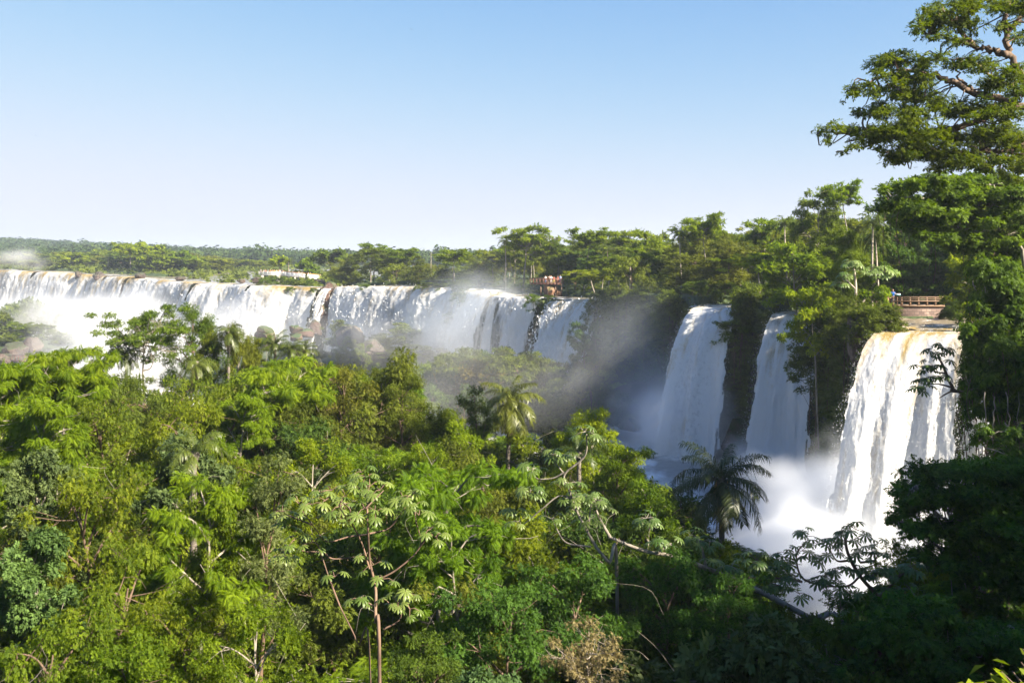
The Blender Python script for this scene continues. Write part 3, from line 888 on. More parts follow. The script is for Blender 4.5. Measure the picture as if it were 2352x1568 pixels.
M['fruit'] = plain_mat('palm_fruit', (.42, .22, .04), .6)

# a whole palm crown in one mesh for distant palms
def far_palm_crown(seed, n=20, L=2.8):
    rg = np.random.default_rng(seed); V, Q, k = [], [], 0
    for i in range(n):
        az = i * 2.399; el = 1.3 - 2.0 * i / n; bd = 1.7 - .6 * i / n
        t = np.linspace(0, 1, 8); ang = el - bd * t
        x = np.concatenate([[0], np.cumsum(np.cos(ang[:-1]) * L / 7)]); z = np.concatenate([[0], np.cumsum(np.sin(ang[:-1]) * L / 7)])
        c, s = math.cos(az), math.sin(az)
        for j in range(1, 8):
            for m in range(3):
                f = rg.random(); px = x[j - 1] + (x[j] - x[j - 1]) * f; pz = z[j - 1] + (z[j] - z[j - 1]) * f
                for sd in (-1, 1):
                    l = .6 * (1.1 - .5 * j / 7); w = .07
                    p = np.array([px * c, px * s, pz]); d = np.array([.5 * c - sd * s, .5 * s + sd * c, -.35 - .35 * rg.random()])
                    e = np.array([c, s, 0]) * w
                    V += [p - e, p + e, p + d * l + e * .4, p + d * l - e * .4]; Q += [[k, k + 1, k + 2, k + 3]]; k += 4
    V = np.array(V)
    return mk_mesh('crown', V, np.array(Q), mat=M['leaf_palm'], attrs={'tone': np.clip(rg.normal(.45, .2, len(V)), 0, 1)})


_mb = MB(); _mb.tube(sweep([(0, 0, -9), (.15, 0, 3), (.05, 0, 9)], 14), .16 * np.linspace(1.1, .8, 14), 6)
PROTO['far_palm'] = dict(H=10.2, R=2.4, trunk=_mb.mesh('trunk', M['bark_pale'], True), crown=far_palm_crown(640))
for v in PROTO['far_palm']['crown'].vertices: v.co += Vector((.05, 0, 9))

# ------------------------------------------------------------------ planting with labels made afterwards
TREES = []
NAMES = {'broad': 'broadleaf_tree', 'broad2': 'broadleaf_tree', 'olive': 'small_leaved_tree', 'olive2': 'small_leaved_tree', 'feather': 'feathery_tree', 'feather2': 'feathery_tree',
         'grey': 'broadleaf_tree', 'slender': 'slender_tree', 'vine': 'vine_covered_tree', 'dark': 'broadleaf_tree', 'shrub': 'shrub', 'bamboo': 'bamboo', 'layer': 'umbrella_tree', 'dry': 'dry_shrub',
         'mid_dome': 'broadleaf_tree', 'mid_umbrella': 'umbrella_tree', 'mid_umbrella2': 'umbrella_tree', 'mid_olive': 'small_leaved_tree', 'mid_tall': 'tall_tree', 'mid_dark': 'broadleaf_tree', 'mid_bush': 'bush',
         'far_dome': 'broadleaf_tree', 'far_umbrella': 'umbrella_tree', 'far_olive': 'small_leaved_tree', 'far_dark': 'broadleaf_tree', 'far_palm': 'palm_tree'}
LOOK = {'broad': 'bright green broadleaf tree', 'broad2': 'bright green drooping broadleaf tree', 'olive': 'olive green small-leaved tree', 'olive2': 'olive green ragged tree', 'feather': 'bright feathery-leaved tree', 'feather2': 'rounded feathery-leaved tree',
        'grey': 'grey green large-leaved tree', 'slender': 'slim grey green tree', 'vine': 'yellow green vine-draped tree', 'dark': 'dark green broadleaf tree', 'shrub': 'low broad-leaved shrub', 'bamboo': 'yellow green bamboo clump', 'layer': 'dark umbrella-crowned tree', 'dry': 'tan dry-leaved shrub',
        'mid_dome': 'bushy green tree', 'mid_umbrella': 'flat-topped green tree', 'mid_umbrella2': 'loose flat-topped tree', 'mid_olive': 'ragged olive tree', 'mid_tall': 'tall olive tree', 'mid_dark': 'dark green bushy tree', 'mid_bush': 'low olive bush',
        'far_dome': 'rounded green tree', 'far_umbrella': 'flat-topped tree', 'far_olive': 'olive scrubby tree', 'far_dark': 'dark round tree', 'far_palm': 'small feather palm'}
TINTS = {'': (1, 1, 1, 1)}


def plant(kind, x, y, H, w=None, rz=None, tint=None, where='', group=None, label=None, z=None, name=None):
    """put a tree of a kind at x, y with height H; w widens or narrows the crown"""
    p = PROTO[kind]; z = ground_z(x, y) if z is None else z
    s = H / p['H']; wx = s if w is None else w / p['R']
    sz = min(s, max(.75 * wx, min(s, 1.3 * wx)))          # the crown keeps its proportions, the bare trunk below it makes up the height
    o = bpy.data.objects.new(name or NAMES[kind], None); COL.objects.link(o); o.empty_display_size = .2
    o.location = (x, y, z); o.rotation_euler = (rnd.uniform(-.06, .06), rnd.uniform(-.06, .06), rnd.uniform(0, 6.28) if rz is None else rz); o['top'] = H
    tr = link('trunk', p['trunk'], o); cr = link('crown', p['crown'], o)
    for q in (tr, cr): q.scale = (wx, wx, sz); q.location = (0, 0, H - p['H'] * sz)
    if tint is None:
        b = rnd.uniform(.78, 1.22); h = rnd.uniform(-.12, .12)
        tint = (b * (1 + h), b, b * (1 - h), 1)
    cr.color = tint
    TREES.append((o, kind, where, group, label))
    return o
# ------------------------------------------------------------------ foreground forest
RIM = np.array([(-300, 845), (0, 830), (230, 850), (300, 860), (500, 850), (700, 838), (850, 822), (960, 870), (1000, 965), (1100, 990), (1200, 985), (1300, 985), (1440, 1050),
                (1560, 1190), (1700, 1275), (1730, 1330), (1790, 1440), (1900, 1470), (1980, 1440), (2050, 1330), (2150, 1290), (2352, 1230), (2700, 1150)], float)
rim = lambda u: np.interp(u, RIM[:, 0], RIM[:, 1])
USED = []


def fg(kind, u, vt, d, wpx, where, tint=None, label=None, name=None, ze=None):
    x = PX = (u - HU) / F * d; zt = CZ + (HV - vt) / F * d
    g = ground_z(x, d) if ze is None else ze
    USED.append((x, d, wpx / 2 * d / F))
    return plant(kind, x, d, max(1.5, zt - g), w=wpx / 2 * d / F, tint=tint, where=where, label=label, z=g, name=name)


fg('feather', 120, 806, 47, 210, '', (1.15, 1.05, .8, 1), 'bright feathery tree on the far left rim of the forest, against the white mist')
fg('feather', 10, 835, 43, 230, '', (1.1, 1.05, .8, 1), 'feathery tree cut by the left picture edge, next to the mist')
fg('feather2', 60, 905, 38, 220, '', (1.1, 1.05, .8, 1), 'rounded feathery tree hanging over yellow vines at the left edge')
fg('layer', 345, 704, 74, 190, '', (1.5, 1.35, .9, 1), 'open umbrella tree with bare slanting limbs standing before the white plume')
fg('olive', 430, 704, 76, 125, '', (.75, .95, .6, 1), 'dense dark tree with sunlit right side beside the open umbrella tree')
fg('bamboo', 478, 730, 77, 62, '', (.95, .95, .8, 1), 'tall yellow green bamboo clump pressed against the dense dark tree')
fg('bamboo', 566, 742, 78, 74, '', None, 'yellow green bamboo clump between the round-headed palm and the white falls')
fg('bamboo', 603, 768, 80, 56, '', None, 'smallest bamboo clump, just right of the round-headed palm and another bamboo')
fg('feather', 640, 832, 58, 225, '', (1.2, 1.1, .8, 1), 'vivid green feathery tree with forked white trunk in the middle left canopy')
fg('feather2', 540, 900, 52, 140, '', (1.15, 1.1, .8, 1), 'vivid feathery tree lower left of the forked white trunk')
fg('olive', 850, 812, 64, 250, '', (1.0, .95, .7, 1), 'big olive domed tree with small leaves at the crest of the canopy')
fg('olive2', 770, 832, 62, 170, '', (1.15, .95, .8, 1), 'brownish twiggy olive tree on the crest beside the big olive dome')
fg('olive', 925, 865, 60, 120, '', (1.0, 1.0, .7, 1), 'olive tree on the right shoulder of the big olive dome')
fg('broad', 1035, 980, 50, 150, '', (1.3, 1.3, .8, 1), 'brilliant green leafy mound in the middle, left of the shaggy palm')
fg('broad', 985, 1020, 46, 110, '', (1.2, 1.2, .8, 1), 'brilliant green leafy mound, lower of two left of the shaggy palm')
fg('slender', 1098, 893, 62, 95, '', (1.1, 1.1, .8, 1), 'thin loose tree with pale stems leaning on the shaggy palm')
fg('broad', 1362, 942, 52, 130, '', (1.45, 1.35, .7, 1), 'sunlit lime green tree standing highest against the blue mist')
fg('broad2', 1285, 985, 57, 140, '', (1.2, 1.15, .7, 1), 'sunlit green tree between the shaggy palm and the lime green tree')
fg('broad2', 1405, 1030, 46, 150, '', (.9, 1.0, .8, 1), 'dark green tree below the lime green tree')
fg('broad', 1480, 1110, 42, 170, '', (.8, .95, .8, 1), 'green tree at the canopy edge left of the spreading dark palm')
fg('feather2', 1010, 1048, 34, 330, '', (.85, .95, .8, 1), 'large shaded feathery dome right behind the silvery cecropia')
fg('feather2', 1090, 1180, 30, 200, '', (.9, 1.0, .8, 1), 'shaded feathery tree right of the silvery cecropia, lit on its right side')
fg('slender', 592, 1040, 30, 150, '', (1.1, 1.05, 1.0, 1), 'slim grey green tree with a reddish trunk left of the silvery cecropia')
fg('feather2', 412, 1128, 28, 250, '', (1.15, 1.1, .8, 1), 'green feathery dome with a thin dark stem in the lower left')
fg('grey', 62, 1035, 31, 170, '', (.95, 1.0, 1.0, 1), 'grey green big-leaved tree at the left edge, halfway up')
fg('grey', 130, 1210, 25, 190, '', (.8, 1.05, .8, 1), 'deep green big-leaved tree in the lower left corner area')
fg('vine', 250, 925, 45, 210, '', None, 'yellow vine-draped tree behind the feathery trees on the left')
fg('vine', 360, 930, 44, 190, '', (1.1, 1.05, .8, 1), 'yellow vine-draped tree below the open umbrella tree')
fg('grey', 425, 985, 38, 170, '', (.75, .85, .8, 1), 'grey green tree over the arching fallen palm leaf')
fg('vine', 440, 1112, 29.5, 170, '', (1.0, 1.05, .9, 1), 'yellow green vine thicket hiding the trunk of the half buried palm')
fg('broad', 700, 1010, 43, 150, '', (1.25, 1.2, .7, 1), 'bright green leafy tree under the forked white trunk')
fg('vine', 260, 1075, 31, 260, '', (1.05, 1.0, .9, 1), 'wide yellow green vine thicket in the left middle')
fg('vine', 245, 1270, 23.5, 280, '', (.9, .95, .9, 1), 'yellow green vine thicket low on the left')
fg('vine', 90, 1390, 20.5, 260, '', (.85, .95, .85, 1), 'yellow green vine thicket in the bottom left corner')
fg('vine', 420, 1370, 21.5, 260, '', (1.05, 1.0, .8, 1), 'sunlit vine thicket beneath the green feathery dome')
fg('broad2', 300, 1440, 19.5, 260, '', (.9, 1.0, .8, 1), 'leafy green bush at the bottom edge, left part')
fg('broad', 660, 1400, 20, 190, '', (1.05, 1.1, .8, 1), 'leafy green bush at the bottom edge left of the cecropia stems')
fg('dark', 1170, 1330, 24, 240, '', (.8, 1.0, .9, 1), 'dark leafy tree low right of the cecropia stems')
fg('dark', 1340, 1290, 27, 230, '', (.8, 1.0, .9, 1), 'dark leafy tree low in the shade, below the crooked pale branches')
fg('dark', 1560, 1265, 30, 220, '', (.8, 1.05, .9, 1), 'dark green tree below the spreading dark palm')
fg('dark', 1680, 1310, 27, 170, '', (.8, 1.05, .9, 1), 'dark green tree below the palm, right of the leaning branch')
fg('dry', 1475, 1440, 18.5, 185, '', None, 'tan dry-leaved shrub glowing in the shade at the bottom')
fg('grey', 1120, 1480, 18, 170, '', (.75, 1.0, .95, 1), 'blue green broad-leaved shrub at the bottom edge, centre')
fg('dark', 1000, 1440, 21, 160, '', (1.0, .95, .7, 1), 'brown green tree directly right of the cecropia foot')

FGK = [('vine', .26), ('broad', .13), ('broad2', .16), ('feather2', .12), ('olive2', .17), ('grey', .10), ('slender', .06)]
FGC = [('olive2', .2), ('broad', .2), ('broad2', .2), ('feather2', .18), ('dark', .12), ('grey', .10)]
FGR = [('dark', .5), ('broad2', .2), ('feather2', .12), ('grey', .18)]


def pick(lst):
    a = rnd.random() * sum(w for _, w in lst)
    for k, w in lst:
        a -= w
        if a <= 0: return k
    return lst[0][0]


tries, placed = 0, 0
while placed < 150 and tries < 9000:
    tries += 1
    y = 16.5 + 66 * rnd.random() ** 1.15
    u = rnd.uniform(-130, 2450); x = (u - HU) / F * y
    if x > float(bank_x(y)) + 1.0: continue
    if y < 25 and 520 < u < 1090: continue
    if y < 21 and u > 1650: continue
    if 1100 < u < 1225 and 44 < y < 66: continue
    r = rnd.uniform(1.5, 2.5) if y < 35 else rnd.uniform(1.9, 3.0)
    if any((x - a) ** 2 + (y - b) ** 2 < (.62 * (r + c)) ** 2 for a, b, c in USED): continue
    ct = float(ctop(x, y)) - rnd.uniform(.2, 2.4)
    if 640 < u < 1060 and y < 34: ct -= 2.3
    v = HV - (ct - CZ) * F / y; ulo = rim(u - r * .7 * F / y); uhi = rim(u + r * .7 * F / y)
    vm = max(rim(u), min(ulo, uhi)) + 14
    if 1115 < u < 1215 and y < 66: vm = max(vm, 1180)
    if v < vm: ct = CZ - (vm - HV) * y / F
    g = ground_z(x, y); H = ct - g
    if H < 3.5: continue
    USED.append((x, y, r)); placed += 1
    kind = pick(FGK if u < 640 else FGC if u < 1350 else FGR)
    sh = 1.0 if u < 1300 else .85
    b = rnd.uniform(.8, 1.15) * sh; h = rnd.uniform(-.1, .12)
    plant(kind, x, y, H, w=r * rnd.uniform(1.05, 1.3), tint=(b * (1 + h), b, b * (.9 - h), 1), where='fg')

# thin bare stems and lianas threading through the canopy
mb = MB(); rg = np.random.default_rng(55)
for _ in range(190):
    y = 17 + 50 * rg.random() ** 1.4; u = rg.uniform(-100, 1750); x = (u - HU) / F * y
    if x > float(bank_x(y)): continue
    z = float(ctop(x, y)) - rg.uniform(.2, 3.0)
    if HV - (z + .5 - CZ) * F / y < rim(u) + 8: continue
    L = rg.uniform(.7, 2.4); a = rg.uniform(0, 6.28); k = rg.uniform(-.9, 1.1)
    d0 = np.array([math.cos(a) * .7, math.sin(a) * .7, k]); q = np.array([x, y, z])
    mb.tube(sweep([q, q + d0 * L * .5 + rg.normal(0, .12, 3) * L, q + d0 * L + np.array([0, 0, -.25 * L])], 8), np.linspace(1, .35, 8) * rg.uniform(.005, .012), 4)
tag(mb.build('lianas', M['bark_grey'], None, smooth=True), kind='stuff')

# leafy undergrowth below the canopy
n = 42000
yy = 15 + 74 * RNG.random(n) ** 1.2; uu = RNG.uniform(-160, 2500, n); xx = (uu - HU) / F * yy
k = xx < bank_x(yy) + 3; xx, yy, uu = xx[k], yy[k], uu[k]
zz = terrain(xx, yy) + RNG.random(len(xx)) ** 1.3 * 6.0 * (.5 + fbm(xx / 4, yy / 4, seed=77))
vv = HV - (zz - CZ) * F / yy
k = vv > rim(uu) + 25; xx, yy, zz = xx[k], yy[k], zz[k]; n = len(xx)
dr = nz(np.stack([RNG.normal(size=n), RNG.normal(size=n), RNG.normal(0, .4, n) - .1], 1)); nr = nz(np.stack([RNG.normal(0, .5, n), RNG.normal(0, .5, n), np.ones(n)], 1))
V, Q = inst(T_BROAD, np.stack([xx, yy, zz], 1), dr, nr, RNG.uniform(.4, .75, n))
tag(link('undergrowth', mk_mesh('undergrowth', V, Q, mat=M['leaf_dark'], attrs={'tone': np.repeat(RNG.random(n), len(T_BROAD[0]))})), kind='stuff')


# ------------------------------------------------------------------ palms of the foreground
def pbase(u, d): x = (u - HU) / F * d; return (x, d, ground_z(x, d))


def palm_at(label, u, vcrown, d, size, **kw):
    b = pbase(u, d); h = CZ + (HV - vcrown) / F * d - b[2]
    return palm(label, b, h, size=size, **kw)


palm_at('shaggy palm with hanging sunlit leaves standing alone in the middle of the canopy', 1163, 925, 68, .92, nf=36, seed=3, tr=.17, tint=(1.2, 1.1, .8, 1), lean=(.3, 0), wind=(.1, 0), dead=5, levels=(0, 7))
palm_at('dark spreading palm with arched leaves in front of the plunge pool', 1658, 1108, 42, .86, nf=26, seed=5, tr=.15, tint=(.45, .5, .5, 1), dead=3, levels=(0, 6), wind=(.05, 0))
palm_at('slim round-headed palm between the bamboo clumps on the left', 525, 765, 76, .56, nf=22, seed=7, tr=.14, tint=(.8, .85, .7, 1), dead=3, levels=(1, 6))
palm_at('dark drooping palm at the foot of the open umbrella tree', 290, 812, 73, .66, nf=20, seed=9, tint=(.55, .62, .5, 1), levels=(1, 6), dead=0, fruit=False)
palm_at('arching palm right of the bamboo, in front of the white falls', 632, 795, 80, .62, nf=18, seed=11, tint=(.7, .75, .6, 1), levels=(0, 5), dead=0, fruit=False)
palm_at('arching palm, middle one of a trio on the crest before the falls', 668, 806, 79, .56, nf=18, seed=13, tint=(.75, .8, .6, 1), levels=(0, 5), dead=0, fruit=False)
palm_at('arching palm, rightmost of a trio on the crest before the falls', 700, 806, 80, .5, nf=18, seed=15, tint=(.85, .85, .6, 1), levels=(0, 5), dead=1, fruit=False)
palm_at('palm with drooping leaves half buried in the canopy on the left', 445, 1045, 33, .5, nf=11, seed=17, tint=(1.0, 1.05, .9, 1), levels=(0, 4), dead=1, fruit=False)
palm_at('palm with ragged skirt below the dense dark tree', 452, 835, 70, .6, nf=18, seed=19, tint=(1.1, 1.1, .9, 1), levels=(2, 6), dead=2, fruit=False)
palm_at('small palm showing a few leaves behind the crooked pale branches', 1330, 1045, 46, .6, nf=14, seed=21, tint=(.6, .75, .6, 1), levels=(0, 4), dead=0, fruit=False)


# ------------------------------------------------------------------ cecropias drawn limb by limb
def cecropia(label, limbs, rosettes, d, lobe, seed, tint=(1, 1, 1, 1), per=5, r0=.07, bark='bark_pale', dj=.5, foot=None, name='cecropia_tree'):
    rg = np.random.default_rng(seed); root = P(limbs[0][0][0], limbs[0][0][1], d)
    base = np.array([root[0], root[1], ground_z(root[0], root[1])]) if foot is None else np.array(foot, float)
    t = thing(name, label, 'tree', tuple(base))
    depth = lambda u, v: d + dj * 2 * (fbm(np.array([u / 90.]), np.array([v / 90.]), seed=seed)[0] - .5) * 2
    tr = MB()
    for i, l in enumerate(limbs):
        pts = [P(a, b, depth(a, b)) - base for a, b in l]
        if i == 0 or (len(l) > 3 and l[0][1] >= limbs[0][0][1] - 5): pts = [np.array([pts[0][0], pts[0][1], -1.0])] + pts if foot is None else [np.zeros(3)] + pts
        rr = r0 * (1.15 if i == 0 else .55); m = 6 * len(pts)
        tr.tube(sweep(pts, m), rr * (1 - .6 * np.linspace(0, 1, m)), 7)
    pos, dd, nn, sc = [], [], [], []; st = tr
    for (u, v) in rosettes:
        c = P(u, v, depth(u, v)) - base
        k = per + int(rg.integers(-1, 2))
        for i in range(k):
            az = i * 2 * math.pi / k + rg.normal() * .3; el = rg.uniform(-.35, .75)
            o = np.array([math.cos(az) * math.cos(el), math.sin(az) * math.cos(el), math.sin(el)])
            q = c + o * lobe * (1.0 + .5 * rg.random())
            st.tube([c, (c + q) / 2 + np.array([0, 0, .04]), q], [.010, .008, .006], 4)
            n_ = nz(np.array([o[0] * .55, o[1] * .55, 1.0]) + rg.normal(0, .22, 3)); f = nz(np.array([o[0], o[1], -.35]))
            pos.append(q); dd.append(f); nn.append(n_); sc.append(lobe * rg.uniform(.75, 1.25))
    V, Q = inst(T_PALM8, np.array(pos), np.array(dd), np.array(nn), np.array(sc))
    tone = np.repeat(np.clip(rg.normal(.5, .2, len(pos)), 0, 1), len(T_PALM8[0]))
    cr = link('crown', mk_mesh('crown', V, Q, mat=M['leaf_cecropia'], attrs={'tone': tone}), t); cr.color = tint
    tr.build('trunk', M[bark], t, smooth=True)
    return t


A6 = lambda pts: [(562.7 + x * .4617, 844 + y * .4617) for x, y in pts]
cecropia('silvery big-leaved cecropia with two bare reddish stems at the bottom centre',
         [A6([(670, 1600), (650, 1250), (650, 1100), (620, 950), (610, 750), (604, 560)]), A6([(625, 1600), (560, 1370), (470, 1180), (420, 1050), (370, 900), (350, 860)]),
          A6([(370, 915), (310, 915), (250, 900), (195, 880)]), A6([(395, 920), (440, 950), (560, 940)]), A6([(620, 1000), (580, 870), (520, 750), (520, 700), (440, 640)]),
          A6([(615, 830), (520, 840), (410, 865), (350, 800), (270, 690)]), A6([(650, 1060), (760, 1000), (870, 890), (850, 760), (845, 700)]), A6([(620, 825), (720, 795), (800, 690)]),
          A6([(650, 1190), (580, 1150)]), A6([(690, 1300), (770, 1250), (780, 1150)]), A6([(870, 890), (920, 830)]), A6([(470, 1180), (430, 1070)]), A6([(330, 780), (210, 730)]), A6([(600, 700), (690, 610)])],
         A6([(580, 520), (535, 590), (620, 590), (670, 610), (604, 545), (430, 610), (400, 660), (470, 690), (430, 735), (330, 680), (270, 680), (185, 715), (250, 750), (195, 790), (250, 855), (190, 920), (345, 870),
             (645, 720), (595, 700), (790, 660), (830, 640), (842, 690), (865, 735), (920, 805), (945, 845), (600, 930), (640, 980), (445, 1040), (800, 1130), (760, 1170), (820, 1200), (730, 1185), (570, 1150), (690, 1050), (500, 640), (370, 620)]),
         19.5, .19, 701, (1.25, 1.2, .95, 1), per=4, r0=.038, bark='bark_red')
cecropia('crooked pale-branched cecropia with few leaf tufts, centre right of the canopy',
         [A6([(1850, 1040), (1810, 970), (1740, 880), (1650, 710), (1610, 600), (1590, 530), (1690, 440), (1700, 330)]), A6([(1640, 650), (1560, 640), (1480, 700), (1380, 780), (1345, 760)]),
          A6([(1590, 520), (1530, 550), (1450, 550), (1440, 505)]), A6([(1720, 890), (1600, 870), (1550, 800), (1530, 755)]), A6([(1710, 800), (1720, 690), (1745, 650)]), A6([(1590, 530), (1540, 470)])],
         A6([(1340, 735), (1365, 765), (1440, 500), (1415, 510), (1525, 752), (1590, 580), (1625, 650), (1665, 660), (1640, 710), (1750, 660), (1775, 680), (1735, 745), (1440, 610), (1420, 630), (1530, 435), (1560, 440), (1610, 575), (1690, 320)]),
         30, .27, 711, (1.1, 1.1, 1.0, 1), per=4, r0=.055, bark='bark_grey')
A7 = lambda pts: [(1312.9 + x * .4417, 937.8 + y * .4417) for x, y in pts]
cecropia('leaning cecropia whose long bare trunk slants up from the lower right towards the middle',
         [A7([(1450, 1220), (1240, 1090), (1000, 960), (850, 890), (700, 830), (540, 770), (380, 740), (200, 670)]), A7([(700, 830), (680, 740), (660, 680)]), A7([(440, 750), (520, 700)]), A7([(850, 890), (780, 960), (770, 1030)]), A7([(200, 670), (140, 560), (120, 480)])],
         A7([(620, 660), (640, 690), (720, 690), (520, 710), (455, 690), (120, 470), (30, 460), (390, 570), (400, 600), (730, 800), (60, 570), (830, 820), (900, 900), (750, 1080), (640, 1170), (700, 1200)]),
         31, .25, 721, (.95, 1.05, .95, 1), per=5, r0=.11, bark='bark_grey', foot=(13.5, 29.0, 9.0))
cecropia('cecropia with sunlit top tufts in front of the plunge pool spray, lower right',
         [A7([(1800, 1426), (1650, 1060), (1500, 870), (1440, 760), (1425, 690), (1430, 640)]), A7([(1500, 870), (1440, 920), (1330, 925), (1290, 940)]), A7([(1440, 790), (1380, 790), (1340, 730)]), A7([(1500, 800), (1570, 790), (1600, 750)]),
          A7([(1330, 925), (1200, 880), (1170, 760), (1220, 690)]), A7([(1170, 790), (1110, 770)]), A7([(1600, 980), (1700, 880), (1760, 830)]), A7([(1200, 900), (1060, 880), (920, 880)])],
         A7([(1420, 640), (1370, 680), (1480, 630), (1450, 690), (1330, 720), (1385, 760), (1400, 835), (1320, 870), (1575, 715), (1520, 755), (1600, 770), (1290, 900), (1345, 925), (1225, 665), (1200, 740), (1285, 705), (1110, 750), (1085, 800), (1030, 850), (1150, 900),
             (1250, 800), (960, 790), (910, 800), (1480, 850), (1550, 880), (1620, 860), (1700, 870), (1760, 820), (1450, 960), (1550, 980), (1650, 960), (1730, 940), (1000, 900), (1080, 920), (1180, 960), (1500, 1060), (1600, 1080), (1400, 1040), (1660, 1140)]),
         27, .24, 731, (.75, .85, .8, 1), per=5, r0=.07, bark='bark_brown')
A3 = lambda pts: [(1406.7 + x * .402, 375 + y * .402) for x, y in pts]
cecropia('slight dark cecropia leaning out of the vines over the largest fall',
         [A3([(2010, 1300), (1940, 1270), (1890, 1160), (1855, 1090)]), A3([(1940, 1280), (1870, 1262), (1800, 1260)]), A3([(1905, 1200), (1840, 1190)]), A3([(1960, 1290), (1900, 1320), (1870, 1340)])],
         A3([(1880, 1060), (1820, 1095), (1850, 1070), (1780, 1165), (1800, 1190), (1760, 1230), (1750, 1290), (1830, 1250), (1885, 1240), (1900, 1110), (1830, 1150), (1790, 1265)]),
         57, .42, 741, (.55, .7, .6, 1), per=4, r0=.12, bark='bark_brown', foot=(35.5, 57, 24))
cecropia('pale-leaved cecropia beside the wooden railing of the stone viewpoint',
         [A3([(1400, 860), (1490, 700), (1530, 640), (1545, 610)]), A3([(1500, 690), (1450, 620)]), A3([(1530, 640), (1590, 650)])],
         A3([(1550, 620), (1580, 650), (1530, 650), (1490, 620), (1450, 630), (1585, 620), (1520, 600)]), 93, .62, 751, (1.5, 1.5, 1.5, 1), per=5, r0=.13)
cecropia('pale-trunked cecropia on the buttress between the slender fall and the largest fall',
         [A3([(1412, 1085), (1395, 960), (1388, 820), (1390, 700), (1380, 600)]), A3([(1390, 720), (1330, 660)])],
         A3([(1380, 590), (1350, 600), (1330, 650), (1400, 610), (1300, 680), (1360, 570)]), 88, .55, 761, (1.3, 1.3, 1.3, 1), per=5, r0=.2)


# ------------------------------------------------------------------ trees on the right whose outline matters
def limb_tree(label, d, ells, limbs, T, n, size, mat, seed, base, r0=.3, bark='bark_grey', flat=1.0, droop=.3, tint=(1, 1, 1, 1), dz=3.0, name='spreading_tree', hang=0, cat='tree', up=1.0):
    rg = np.random.default_rng(seed); base = np.array(base, float)
    t = thing(name, label, cat, tuple(base)); cl = []
    for (u, v, ru, rv) in ells:
        k = max(3, int(ru * rv / 60))
        for _ in range(k):
            a, b = np.clip(rg.normal(0, .62, 2), -1.5, 1.5); dd = d + rg.normal(0, dz)
            c = P(u + a * ru * .75, v + b * rv * .75, dd) - base
            cl.append((c, min(ru, 32) * .62 * d / F * rg.uniform(.3, 1.2) + .10))
            if rg.random() < .22: cl.append((c, cl[-1][1] * 2.0))
    tr = MB()
    for i, (l, rad) in enumerate(limbs):
        pts = [P(*q) - base if len(q) == 3 else P(q[0], q[1], d) - base for q in l]
        m = 5 * len(pts); p = sweep(pts, m); p[1:-1] += rg.normal(0, .05, (m - 2, 3))
        tr.tube(p, rad * (1 - .75 * np.linspace(0, 1, m)), 7)
    # twigs run from the nearest limb point to the clumps
    allp = np.vstack([sweep([P(*q) - base if len(q) == 3 else P(q[0], q[1], d) - base for q in l], 24) for l, _ in limbs])
    for c, r in cl[::2]:
        j = np.argmin(((allp - c) ** 2).sum(1)); a = allp[j]
        if np.linalg.norm(a - c) > 2.6: continue
        tr.tube(sweep([a, (a + c) / 2 + rg.normal(0, .25, 3), c], 6), .045 * d / 45 * (1 - .7 * np.linspace(0, 1, 6)), 4)
    tr.build('trunk', M[bark], t, smooth=True)
    me = foliage('crown', cl, T, n, size, M[mat], seed + 1, flat=flat * .6, droop=droop, rand=.5, up=up, shell=.6)
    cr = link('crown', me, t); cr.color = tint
    if hang:
        st = MB(); pos = []
        for _ in range(hang):
            e = ells[int(rg.integers(len(ells)))]; a = P(e[0] + rg.uniform(-1, 1) * e[2], e[1] + rg.uniform(-.3, 1) * e[3], d + rg.normal(0, 2)) - base
            L = rg.uniform(1.5, 6.5); q = np.array([a + np.array([.25 * math.sin(3 * f + a[0]), .25 * math.cos(2 * f + a[1]), -L * f]) for f in np.linspace(0, 1, 9)])
            st.tube(q, .022, 4)
            pos.append(q[rg.integers(1, 9, 5)] + rg.normal(0, .15, (5, 3)))
        st.build('hanging_vine', M['bark_brown'], t)
        pos = np.vstack(pos); k = len(pos)
        V, Q = inst(T_SPRIG, pos, nz(rg.normal(size=(k, 3)) + [0, 0, -.6]), nz(rg.normal(0, .5, (k, 3)) + [0, 0, 1]), rg.uniform(.3, .6, k))
        o = link('vine_leaves', mk_mesh('vine_leaves', V, Q, mat=M[mat], attrs={'tone': np.repeat(rg.random(k), len(T[0]) if T is T_SPRIG else len(T_SPRIG[0]))}), t); o.color = tint
    return t


